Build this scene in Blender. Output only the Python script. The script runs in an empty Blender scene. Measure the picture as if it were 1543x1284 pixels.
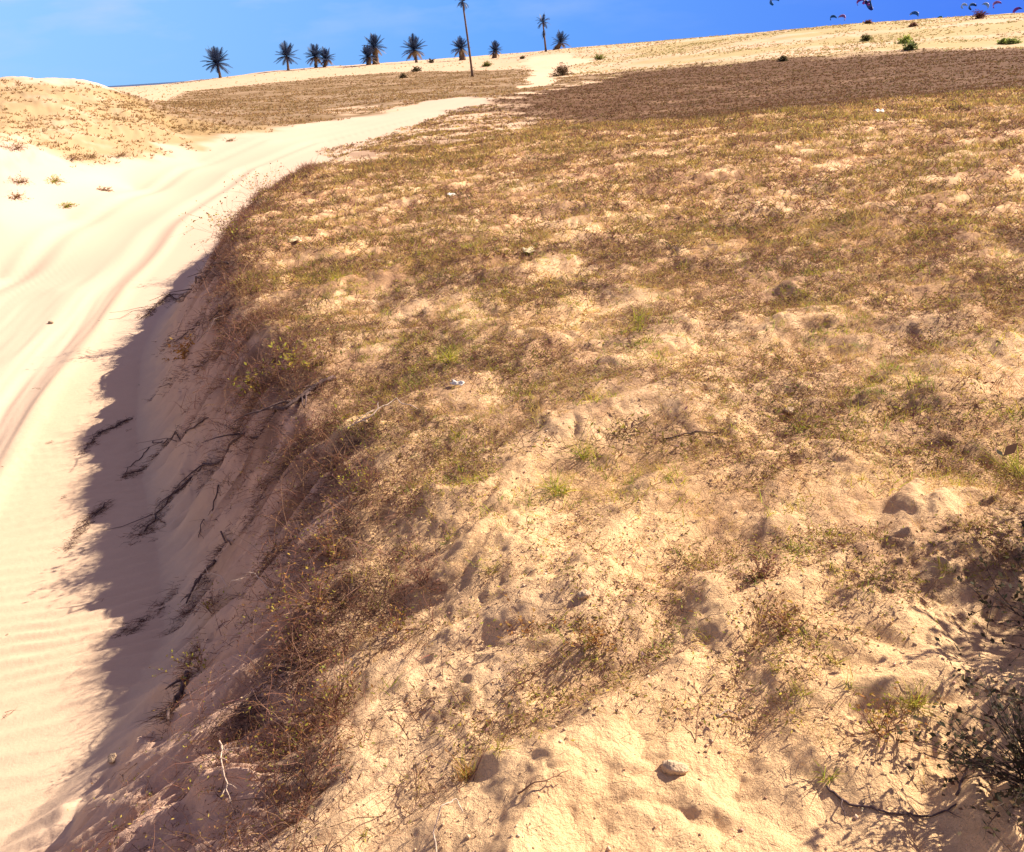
import bpy, math, random
import numpy as np
random.seed(5)
RS = np.random.RandomState(11)
sc = bpy.context.scene
C = sc.collection

# ---------------------------------------------------------------- camera
F, R, P, H = 1300., math.radians(3.7), math.radians(22.96), 2.9
def ray(px, py):
    dx = (px-771.5)/F; dy = -(py-642)/F
    a = dx*math.cos(R)+dy*math.sin(R); u = -dx*math.sin(R)+dy*math.cos(R)
    return a, math.cos(P)+u*math.sin(P), -math.sin(P)+u*math.cos(P)
def atY(px, py, Y):
    a, b, c = ray(px, py)
    return a*Y/b, Y, H+c*Y/b

# ---------------------------------------------------------------- noise
def _hash(ix, iy, seed):
    h = (ix.astype(np.int64)*374761393+iy.astype(np.int64)*668265263+seed*1442695041) & 0xffffffff
    h = ((h ^ (h >> 13))*1274126177) & 0xffffffff
    h = (h ^ (h >> 16)) & 0xffffffff
    return h.astype(np.float64)/4294967295.0
def perlin(x, y, seed=0):
    x = np.asarray(x, float); y = np.asarray(y, float)
    x0 = np.floor(x); y0 = np.floor(y); fx = x-x0; fy = y-y0
    def g(ix, iy, dx, dy):
        a = _hash(ix, iy, seed)*2*np.pi
        return np.cos(a)*dx+np.sin(a)*dy
    u = fx*fx*fx*(fx*(fx*6-15)+10); v = fy*fy*fy*(fy*(fy*6-15)+10)
    n00 = g(x0, y0, fx, fy); n10 = g(x0+1, y0, fx-1, fy)
    n01 = g(x0, y0+1, fx, fy-1); n11 = g(x0+1, y0+1, fx-1, fy-1)
    return 1.5*((n00*(1-u)+n10*u)*(1-v)+(n01*(1-u)+n11*u)*v)
def fbm(x, y, oct=4, seed=0, gain=.5):
    s = 0; a = 1; t = 0
    for i in range(oct):
        s = s+a*perlin(x*2**i+i*17.3, y*2**i-i*9.1, seed+i); t += a; a *= gain
    return s/t
def sm(a, b, x):
    t = np.clip((x-a)/(b-a), 0, 1)
    return t*t*(3-2*t)

# ---------------------------------------------------------------- terrain
CREST = np.array([(2.2,-30),(.6,-6),(-.3,0),(-.45,1.2),(-.52,2.1),(-.58,2.75),(-.62,3.3),(-.66,3.8),(-.98,4.7),(-1.55,6.05),(-2.05,7.1),(-2.85,9.6),(-3.25,11.3),
                  (-3.87,15),(-4.1,18),(-4.15,21.2),(-3.6,26),(-1.5,36),(1,47),(4,60)])
TOE = np.array([(-1.4,-30),(-1.8,-6),(-2.4,0),(-2.35,1.2),(-2.2,2.2),(-1.98,3.0),(-2.0,4),(-2.4,5),(-3.0,6.3),(-3.5,7.5),(-4.3,9.8),(-4.7,11.5),(-5.2,15),
                (-5.6,18.5),(-5.9,22),(-6,28),(-4,38),(-1,47),(2,60)])
BERM = np.array([(-1.9,-8),(-2.6,0)]+[(0,0)]*0+[(-3.1,3.0),(-3.55,4.2),(-3.95,5.2),(-4.3,6.6),(-4.75,8.3),(-5.15,10.2),(-5.9,13.6),(-6.9,19),
                 (-7.4,24),(-7.6,29),(-6.6,35),(-4.2,41),(-1.2,48),(1.5,56)])
def sdist(pl, x, y):
    """signed distance to an open polyline running away from the camera: + to its right; also arc length"""
    best = np.full(x.shape, 1e9); sign = np.zeros(x.shape); arc = np.zeros(x.shape); L = 0.
    for (ax, ay), (bx, by) in zip(pl[:-1], pl[1:]):
        dx, dy = bx-ax, by-ay; l = math.hypot(dx, dy)
        t = np.clip(((x-ax)*dx+(y-ay)*dy)/(l*l), 0, 1)
        ex = x-(ax+t*dx); ey = y-(ay+t*dy); d = np.hypot(ex, ey)
        m = d < best
        best = np.where(m, d, best); sign = np.where(m, np.sign(ex*dy-ey*dx), sign); arc = np.where(m, L+t*l, arc); L += l
    return best*sign, arc
def uv(x, y):
    return np.arctan2(x, y), np.log(np.hypot(x, y)+2)
class RBF:
    def __init__(s, pts):
        p = np.array(pts, float); s.u, s.v = uv(p[:, 0], p[:, 1]); n = len(p)
        K = s.k(s.u[:, None], s.v[:, None]); A = np.zeros((n+1, n+1)); A[:n, :n] = K+np.eye(n)*.004
        A[:n, n] = 1; A[n, :n] = 1
        s.w = np.linalg.solve(A, np.r_[p[:, 2], 0])
    def k(s, u, v):
        r = np.sqrt((u-s.u)**2*2.2+(v-s.v)**2)
        return -r
    def __call__(s, x, y):
        u, v = uv(x, y); sh = u.shape; u = u.ravel(); v = v.ravel(); out = np.zeros(u.shape)
        for i in range(0, len(u), 60000):
            out[i:i+60000] = s.k(u[i:i+60000, None], v[i:i+60000, None]) @ s.w[:-1] + s.w[-1]
        return out.reshape(sh)
px_far = [(300,180,50),(300,150,90),(300,138,130),(300,123,200),(250,130,200),(200,133,200),(150,134,200),(200,138,120),
          (400,150,75),(400,126,130),(400,107,190),(500,160,60),(500,140,85),(500,118,140),(500,101,185),(590,130,90),(590,111,140),(590,96,185),
          (700,130,80),(700,107,140),(700,91,180),(780,105,130),(780,87,175),(860,130,70),(860,105,110),(845,74,170),(900,108,110),(900,85,150),(900,70,180),
          (1000,130,60),(1000,103,95),(1000,88,115),(1000,66,160),(1100,57,155),(1200,112,60),(1200,86,85),(1200,70,105),(1200,45,145),(1290,35,140),
          (1450,100,50),(1450,73,72),(1450,60,90),(1380,32,132),(1450,29,130),(1543,70,72),(1543,25,128),
          (730,148,52),(430,192,40),(430,170,52),(640,150,56),
          (0,120,42),(60,119,43),(110,122,44),(150,127,46),(0,160,33),(100,165,34),(200,160,42)]
far = [atY(*p) for p in px_far]
for azd in (-80, -60, 50, 70, 100):
    for r, z in ((60, 1.2), (100, 2), (160, 4.5)):
        far.append((r*math.sin(math.radians(azd)), r*math.cos(math.radians(azd)), z))
low = [(-2.5,2.7,.10),(-2,2,.32),(-2,1,.28),(-1.6,.5,.3),(-1,2,.28),(-3,5,0),(-5,9,0),(-7,13.5,0),(-7,20,.06),(-8.3,28,.18),(-6.5,36,.4),(-3.5,42,.6),(-1.5,46,.68),(-5,4,0),(-8,8,.03),(-4,0,0),
       (-9,13,.05),(-3,-3,0),(-10,-3,.15),(3,-3,0),(-12,6,.5),(3,5,0),(3,12,.1),(2,20,.2),(4,28,.4),(10,30,.5),(-10,-20,.4),(10,-20,.4),(8,8,0),(0,4,0)] + \
      [atY(*p) for p in [(0,420,15.6),(0,330,18.5),(0,260,22),(0,205,26),(100,330,20.5),(100,280,23),(100,240,26.5),(200,285,26),(200,240,29),(300,245,31),(300,205,36),(400,212,35)]] + far
high = [(0,0,1.2),(1.5,1.4,1.3),(.6,1.5,1.22),(-.6,1.5,1.0),(-.6,2.2,1.0),(-.6,2.8,1.05),(-1.6,1.5,.85),(-1.2,0,.95),(0,3,1.18),(2,3,1.25),(3,5,1.32),(0,5.5,1.2),(0,8,1.2),(-1,12,1.15),(5,12,1.3),(-2,17,1.05),(-3.5,21,.9),(2.7,23,1.2),(9,25,1.26),(17,27,1.25),
        (12,15,1.45),(-2.5,28,.62),(3,33,.5),(12,38,.6),(24,40,.8),(-1,40,.6),(8,6,1.4),(4,-3,1.3),(0,-6,1.3),(-4,-6,1.2),(20,-20,1.4),(-20,-20,1.2),(-3,3,1.1),(-6,8,1.1),(-6,20,.9),(1,-30,1.3),(30,10,1.6)] + far
ZL, ZH = RBF(low), RBF(high)
def _z(px, py, z=1.27):
    a, b, c = ray(px, py); t = (z-H)/c; return a*t, b*t
HUM = [(*_z(px, py), r_, h_, math.radians(a_)) for px, py, r_, h_, a_ in
       [(1190,1000,.12,.10,125),(1330,905,.13,.09,140),(1240,930,.10,.06,120),(905,1050,.08,.06,115),(1010,960,.09,.05,150),(740,1080,.07,.07,110),(1075,1170,.035,.03,160),
        (1420,1010,.12,.10,140),(1190,780,.14,.07,140),(1290,850,.12,.06,130),(1480,850,.16,.10,140),(640,1150,.06,.05,110),(960,1160,.07,.05,120),(1250,1120,.08,.06,150),
        (850,930,.07,.05,150),(1060,880,.10,.05,150),(1400,760,.14,.07,150),(930,840,.09,.04,150),(780,1250,.07,.06,110),(1100,1260,.08,.05,130),(1240,640,.2,.07,160),(900,620,.2,.06,160),
        (1480,560,.25,.09,160),(1150,480,.3,.09,165),(760,470,.3,.08,165),(1420,400,.4,.12,165),(1050,350,.5,.12,170),(650,650,.16,.06,160),(700,760,.12,.05,150)]]
def ripple_mask(x, y, tb, w):
    return sm(-.12, .18, tb)*(1-sm(.1, .5, w))*(1-sm(8, 12, y))
def fields(x, y):
    dc, ac = sdist(CREST, x, y); dt, at_ = sdist(TOE, x, y); tb, ab = sdist(BERM, x, y)
    edge = .16*fbm(ac*1.1, ac*0+3.3, 3, 5)
    edge = edge+.07*perlin(ac*6, ac*0+.7, 8)
    near = 1-sm(20, 45, y)
    dcc = dc+edge*near
    # 0 at the toe, 1 at the crest
    s = np.where(dcc >= 0, 1, np.where(dt <= 0, 0, np.abs(dt)/(np.abs(dt)+np.abs(dcc)+1e-6)))
    return dc, dcc, ac, dt, tb, ab, s
def height(x, y, full=True):
    x = np.atleast_1d(np.asarray(x, float)); y = np.atleast_1d(np.asarray(y, float))
    dc, dcc, ac, dt, tb, ab, s = fields(x, y)
    r = np.hypot(x, y)
    steep = sm(2.5, 3.6, y)
    prof = (.55*s+.45*s*s*(3-2*s))*(1-steep)+(.30*s+.70*s*s*(3-2*s))*steep       # soft near the camera, straighter along the bank
    w = np.where(s >= 1, 1, prof)
    zl, zh = ZL(x, y), ZH(x, y)
    z = zl*(1-w)+zh*w
    # beyond the last dunes the land drops to the shore
    z = z*(1-sm(225, 330, r))-5*sm(225, 330, r)
    if not full: return z
    on = sm(.75, 1.0, s)                                   # plateau
    bank = sm(.02, .25, s)*(1-on)
    fade = 1/(1+(r/25)**2)
    z = z+on*(.10*fbm(x*.35, y*.35, 2, 21)+.055*fade*np.abs(fbm(x*2.2, y*2.2, 3, 22))*sm(4, 8, r))
    farm = sm(30, 60, r)
    z = z+farm*(.25*fbm(x*.06, y*.06, 3, 31)+.10*fbm(x*.25, y*.25, 2, 33))*(1-sm(180, 260, r)*.5)
    near = 1-sm(9, 26, r)
    # hummocks and scuffed hollows of the loose sand
    wx = x+.12*perlin(x*2.1, y*2.1, 41); wy = y+.12*perlin(x*2.1, y*2.1, 42)
    ca, sa = math.cos(math.radians(35)), math.sin(math.radians(35))
    qx = wx*ca+wy*sa; qy = -wx*sa+wy*ca
    hum = np.abs(fbm(qx*2.6, qy*4.4, 3, 51))
    sof = fbm(qx*1.1, qy*2.6, 2, 54)
    z = z+on*near*(.058*(hum-.25)+.11*sof+.030*fbm(wx*6.5, wy*6.5, 3, 52)*(.35+.65*sm(-.2, .3, fbm(x*.9, y*.9, 2, 55)))+.004*fbm(x*24, y*24, 2, 53)*(1-sm(4, 9, r)))
    fp = perlin(qx*2.3, qy*3.4, 57); z = z-on*near*.006*sm(.25, .8, fp)
    nr_ = (r < 13) & (y > .5)
    if nr_.any():
        xs, ys = x[nr_], y[nr_]; wob_ = .45*fbm(xs*4, ys*4, 3, 58); acc = np.zeros(xs.shape)
        for mx_, my_, mr_, mh_, ma_ in HUM:
            ddx = xs-mx_; ddy = ys-my_; ca_, sa_ = math.cos(ma_), math.sin(ma_)
            p_ = (ddx*ca_+ddy*sa_)/(mr_*1.9); q_ = (-ddx*sa_+ddy*ca_)/mr_
            acc += mh_*(.27 if my_ < 3.2 else .10)*(1-sm(.0, 1.1, np.sqrt(p_*p_+q_*q_)+wob_))
        z[nr_] += acc
    # slumped bank: runnels down the face, an undercut lip
    al = ac+.25*perlin(x*1.4, y*1.4, 61)
    z = z+bank*(.10*fbm(al*4.0, dc*1.0, 3, 62)+.05*fbm(al*12, dc*1.6+4, 2, 63)+.02*fbm(al*26, dc*2.6, 2, 65)+.008*fbm(x*20, y*20, 2, 64))*(1-sm(14, 34, y))
    soft = 1-sm(2.6, 3.4, y)
    z = z+bank*soft*(.05*fbm(wx*3.2, wy*3.2, 3, 66)+.03*np.abs(perlin(qx*5, qy*2, 67)))
    # erosion gully behind the front tussocks
    for gx, gy, gr, gd in ((-.50, 2.95, .22, .09), (-1.0, 4.9, .25, .07)):
        z = z-gd*np.exp(-(((x-gx)**2+((y-gy)*.7)**2)/gr**2))
    # track: ruts and berm follow the drive, wind ripples beside it
    rd = (1-sm(.0, .12, s))*(1-sm(40, 60, y))
    wob = .05*perlin(ab*.25, ab*0, 71)
    t = tb+wob
    gs = lambda c, wd: np.exp(-((t-c)/wd)**2)
    z = z+.55*rd*(.06*gs(0, .12)-.055*gs(-.34, .17)+.03*gs(-.75, .16)-.012*gs(-1.35, .25)+.03*gs(-1.95, .16)-.045*gs(-2.3, .15)+.04*gs(-2.62, .14)-.01*gs(-3.5, .2)+.06*gs(-4.1, .35))
    z = z+rd*sm(-5, -3.4, -np.abs(t+1.8))*.011*perlin(t*14, ab*.5, 73)*(1-sm(10, 22, r))*(1-sm(-.1, .1, t))
    rp = ripple_mask(x, y, tb, s)
    ph = (y*.985-x*.17)/.135+.9*perlin(x*.9, y*.9, 75)+.25*perlin(x*3, y*3, 76)
    rip = np.abs(np.mod(ph, 1)*2-1); z = z+rp*.022*(rip**1.3)*(.45+.55*sm(-.4, .4, perlin(x*1.1+5, y*1.6, 77)))
    # left dune face: wind scallops
    ld = sm(-4.2, -6.0, tb)*(1-sm(38, 55, y))
    z = z+ld*(.22*fbm(x*.5, y*.5, 3, 81)+.09*np.abs(fbm(x*1.6, y*1.1, 3, 82))+.02*fbm(x*6, y*4, 2, 83))
    return z
def at(px, py, dz=0):
    """pixel -> point where its line of sight meets the ground"""
    a, b, c = ray(px, py)
    ts = 1.0*np.exp(np.linspace(0, math.log(400), 260))
    Z = H+c*ts; g = height(a*ts, b*ts)
    i = int(np.argmax(Z < g+dz))
    if i == 0: i = len(ts)-1
    ts = np.linspace(ts[i-1], ts[i], 12); X = a*ts; Y = b*ts; Z = H+c*ts; g = height(X, Y)
    i = int(np.argmax(Z < g+dz))
    if i == 0: i = len(ts)-1
    return float(X[i]), float(Y[i]), float(g[i])

# ---------------------------------------------------------------- materials
def newmat(name):
    m = bpy.data.materials.new(name); m.use_nodes = True
    nt = m.node_tree; nt.nodes.clear(); return m, nt
def N(nt, t, **kw):
    n = nt.nodes.new(t)
    for k, v in kw.items():
        if isinstance(k, str) and hasattr(n, k): setattr(n, k, v)
    return n
def leafmat(name, trans=.35, rough=.7, tint=(1, 1, 1)):
    m, nt = newmat(name); L = nt.links.new
    at_ = N(nt, 'ShaderNodeAttribute', attribute_name='Col')
    mul = N(nt, 'ShaderNodeMix', data_type='RGBA', blend_type='MULTIPLY'); mul.inputs[0].default_value = 1
    L(at_.outputs['Color'], mul.inputs[6]); mul.inputs[7].default_value = (*tint, 1)
    d = N(nt, 'ShaderNodeBsdfPrincipled'); d.inputs['Roughness'].default_value = rough; d.inputs['Specular IOR Level'].default_value = .15
    t = N(nt, 'ShaderNodeBsdfTranslucent'); mx = N(nt, 'ShaderNodeMixShader'); mx.inputs[0].default_value = trans
    o = N(nt, 'ShaderNodeOutputMaterial')
    L(mul.outputs[2], d.inputs['Base Color']); L(mul.outputs[2], t.inputs['Color']); L(d.outputs[0], mx.inputs[1]); L(t.outputs[0], mx.inputs[2]); L(mx.outputs[0], o.inputs['Surface'])
    return m
def plain(name, col, rough=.8, var=.25, scale=20, bump=.2, col2=None):
    m, nt = newmat(name); L = nt.links.new
    tc = N(nt, 'ShaderNodeTexCoord'); no = N(nt, 'ShaderNodeTexNoise'); no.inputs['Scale'].default_value = scale; no.inputs['Detail'].default_value = 5
    L(tc.outputs['Object'], no.inputs['Vector'])
    cr = N(nt, 'ShaderNodeValToRGB'); c2 = col2 or tuple(c*(1-var) for c in col)
    cr.color_ramp.elements[0].color = (*c2, 1); cr.color_ramp.elements[1].color = (*col, 1)
    cr.color_ramp.elements[0].position = .35; cr.color_ramp.elements[1].position = .65
    L(no.outputs['Fac'], cr.inputs[0])
    p = N(nt, 'ShaderNodeBsdfPrincipled'); p.inputs['Roughness'].default_value = rough; p.inputs['Specular IOR Level'].default_value = .2
    b = N(nt, 'ShaderNodeBump'); b.inputs['Strength'].default_value = bump; b.inputs['Distance'].default_value = .02
    L(no.outputs['Fac'], b.inputs['Height']); L(b.outputs[0], p.inputs['Normal']); L(cr.outputs[0], p.inputs['Base Color'])
    o = N(nt, 'ShaderNodeOutputMaterial'); L(p.outputs[0], o.inputs['Surface']); return m

# sand: vertex attribute "Ground" = (litter cover, brown heath, green tint) ; "Sand" = (road paleness, warm tone, grain)
def sandmat():
    m, nt = newmat('dune_sand'); L = nt.links.new
    g = N(nt, 'ShaderNodeAttribute', attribute_name='Col')
    tc = N(nt, 'ShaderNodeTexCoord')
    n1 = N(nt, 'ShaderNodeTexNoise'); n1.inputs['Scale'].default_value = 9; n1.inputs['Detail'].default_value = 8; n1.inputs['Roughness'].default_value = .7
    n2 = N(nt, 'ShaderNodeTexNoise'); n2.inputs['Scale'].default_value = 95; n2.inputs['Detail'].default_value = 4; n2.inputs['Roughness'].default_value = .75
    L(tc.outputs['Object'], n1.inputs['Vector']); L(tc.outputs['Object'], n2.inputs['Vector'])
    hs = N(nt, 'ShaderNodeMapRange'); L(n1.outputs['Fac'], hs.inputs[0]); hs.inputs[1].default_value = .3; hs.inputs[2].default_value = .7; hs.inputs[3].default_value = .86; hs.inputs[4].default_value = 1.1
    h2 = N(nt, 'ShaderNodeMapRange'); L(n2.outputs['Fac'], h2.inputs[0]); h2.inputs[1].default_value = .3; h2.inputs[2].default_value = .7; h2.inputs[3].default_value = .84; h2.inputs[4].default_value = 1.1
    mm = N(nt, 'ShaderNodeMath', operation='MULTIPLY'); L(hs.outputs[0], mm.inputs[0]); L(h2.outputs[0], mm.inputs[1])
    # grain strength in alpha-like third attribute
    gr = N(nt, 'ShaderNodeAttribute', attribute_name='Grain'); 
    mg = N(nt, 'ShaderNodeMix', data_type='FLOAT'); L(gr.outputs['Fac'], mg.inputs[0]); mg.inputs[2].default_value = 1; L(mm.outputs[0], mg.inputs[3])
    mul = N(nt, 'ShaderNodeVectorMath', operation='SCALE'); L(g.outputs['Color'], mul.inputs[0]); L(mg.outputs[0], mul.inputs['Scale'])
    p = N(nt, 'ShaderNodeBsdfPrincipled'); p.inputs['Roughness'].default_value = .95; p.inputs['Specular IOR Level'].default_value = .08
    L(mul.outputs[0], p.inputs['Base Color'])
    b1 = N(nt, 'ShaderNodeBump'); b1.inputs['Distance'].default_value = .012; L(gr.outputs['Fac'], b1.inputs['Strength']); L(n2.outputs['Fac'], b1.inputs['Height'])
    n3 = N(nt, 'ShaderNodeTexNoise'); n3.inputs['Scale'].default_value = 28; n3.inputs['Detail'].default_value = 6; L(tc.outputs['Object'], n3.inputs['Vector'])
    b2 = N(nt, 'ShaderNodeBump'); b2.inputs['Distance'].default_value = .012; L(gr.outputs['Fac'], b2.inputs['Strength']); L(n3.outputs['Fac'], b2.inputs['Height']); L(b1.outputs[0], b2.inputs['Normal'])
    L(b2.outputs[0], p.inputs['Normal'])
    o = N(nt, 'ShaderNodeOutputMaterial'); L(p.outputs[0], o.inputs['Surface']); return m

# ---------------------------------------------------------------- mesh helpers
def mesh_from(name, V, faces_list, mat, cols=None, smooth=False):
    """faces_list: list of int arrays (n,k). V (n,3)."""
    me = bpy.data.meshes.new(name)
    V = np.asarray(V, np.float32); me.vertices.add(len(V)); me.vertices.foreach_set('co', V.ravel())
    faces_list = [f for f in faces_list if len(f)]
    li = np.concatenate([f.ravel() for f in faces_list]).astype(np.int32)
    tot = np.concatenate([np.full(len(f), f.shape[1], np.int32) for f in faces_list])
    st = np.concatenate([[0], np.cumsum(tot)[:-1]]).astype(np.int32)
    me.loops.add(len(li)); me.loops.foreach_set('vertex_index', li)
    me.polygons.add(len(tot)); me.polygons.foreach_set('loop_start', st); me.polygons.foreach_set('loop_total', tot)
    if smooth: me.polygons.foreach_set('use_smooth', np.ones(len(tot), bool))
    me.update(calc_edges=True); me.validate()
    if cols is not None:
        ca = me.color_attributes.new('Col', 'FLOAT_COLOR', 'POINT')
        c4 = np.ones((len(V), 4), np.float32); c4[:, :3] = cols; ca.data.foreach_set('color', c4.ravel())
    me.materials.append(mat); return me
def link(name, me, parent=None, loc=None):
    o = bpy.data.objects.new(name, me); C.objects.link(o)
    if parent: o.parent = parent
    if loc: o.location = loc
    return o
def empty(name, loc, rz=0):
    o = bpy.data.objects.new(name, None); C.objects.link(o); o.location = loc; o.rotation_euler = (0, 0, rz); return o
def tag(o, label=None, cat=None, group=None, kind=None):
    if label: o['label'] = label
    if cat: o['category'] = cat
    if group: o['group'] = group
    if kind: o['kind'] = kind
    return o

# ---------------------------------------------------------------- ground masks
def poly_uv(pts):
    q = []
    for p in pts:
        if len(p) == 3 and p[2] is not None: x, y, z = atY(*p)
        else: x, y, z = at(p[0], p[1])
        q.append((math.atan2(x, y), math.log(math.hypot(x, y)+2)))
    return np.array(q)
def pmask(q, x, y, soft=.02, wob=.03, seed=0, asp=.35):
    """soft membership of a region outlined in bearing / log distance"""
    u, v = uv(x, y); v = v*asp*1.0; qq = q.copy(); qq[:, 1] *= asp
    u = u+wob*fbm(u*14, v*60, 3, seed); v = v+wob*asp*fbm(u*12+7, v*50, 3, seed+9)
    ins = np.zeros(u.shape, bool); best = np.full(u.shape, 1e9); n = len(qq)
    for i in range(n):
        ax, ay = qq[i]; bx, by = qq[(i+1) % n]
        c = ((ay > v) != (by > v)) & (u < (bx-ax)*(v-ay)/((by-ay) if by != ay else 1e-9)+ax)
        ins ^= c
        dx, dy = bx-ax, by-ay; t = np.clip(((u-ax)*dx+(v-ay)*dy)/(dx*dx+dy*dy+1e-12), 0, 1)
        best = np.minimum(best, np.hypot(u-ax-t*dx, v-ay-t*dy))
    d = np.where(ins, best, -best)
    return sm(-soft, soft, d)
Q_brown = poly_uv([(745,158),(860,128),(960,106),(1180,90),(1400,77),(1543,75),(2300,60),(2300,110),(1543,133),(1300,155),(1200,165),(1000,183),(900,186),(800,176),(720,166)])
Q_left = poly_uv([(165,135),(300,136),(400,128),(480,118),(590,110),(700,107),(800,105),(830,118),(960,106),(860,130),(745,150),(700,146),(640,152),(560,172),(430,190),(300,205),(230,190),(190,160)])
Q_dune = poly_uv([(-500,112),(0,122),(150,130),(190,150),(300,185),(430,190),(300,213),(190,238),(110,240),(60,214),(0,205),(-500,215)])
Q_path = poly_uv([(785,133),(840,128),(830,112),(885,92),(860,80),(790,88),(805,110)])
Q_bare = poly_uv([(480,165),(620,152),(640,160),(560,174),(490,172)])
Q_sh = poly_uv([(750,152),(690,166),(640,184),(560,211),(480,229),(560,232),(700,222),(830,205),(900,192),(800,172)])
def masks(x, y):
    dc, dcc, ac, dt, tb, ab, s = fields(x, y); r = np.hypot(x, y)
    brown = pmask(Q_brown, x, y, .016, .075, 101); left = pmask(Q_left, x, y, .006, .03, 102)*(1-pmask(Q_path, x, y, .004, .02, 105))
    dune = pmask(Q_dune, x, y, .01, .05, 103)
    on = sm(.8, 1., s)*(1-sm(24, 30, y+.0*x)*(x < 2.0)*(1-sm(0, 2.0, x)))
    shoulder = 1-sm(.3, 1.6, dc-sm(20, 30, y)*2.0+.5*fbm(x*.6, y*.6, 2, 107))    # pale sand between track and heath far up
    on = on*(1-shoulder*sm(17, 24, y))
    # cover of the plateau: dense far, open sand close to the camera
    n = fbm(x*.55, y*.55, 3, 111); n2 = fbm(x*2.2, y*2.2, 3, 112)
    dens = on*np.clip(.08+.30*sm(1.9, 2.9, r)+.58*sm(2.6, 4.6, r)+.95*n+.8*n2, 0, 1)
    dens = dens*(1-sm(34, 44, r)*(1-brown))
    sh = pmask(Q_sh, x, y, .004, .02, 106); dens = np.maximum(dens, sh*np.clip(.45+1.1*n+.6*n2, 0, .9)*(y > 18))
    return dict(sh=sh, brown=brown*(r > 18), left=left, dune=dune*(r < 70), on=on, dens=dens, s=s, dc=dc, dcc=dcc, ac=ac, dt=dt, tb=tb, r=r)
SAND = np.array((.77, .525, .295)); ROAD = np.array((.58, .44, .32)); BANKC = np.array((.56, .37, .26))
LITTER = np.array((.31, .165, .09)); BROWN = np.array((.175, .095, .05)); OLIVE = np.array((.37, .26, .085)); FARS = np.array((.60, .43, .28))
def lerp(a, b, t): return a*(1-t[..., None])+b*t[..., None]

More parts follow.
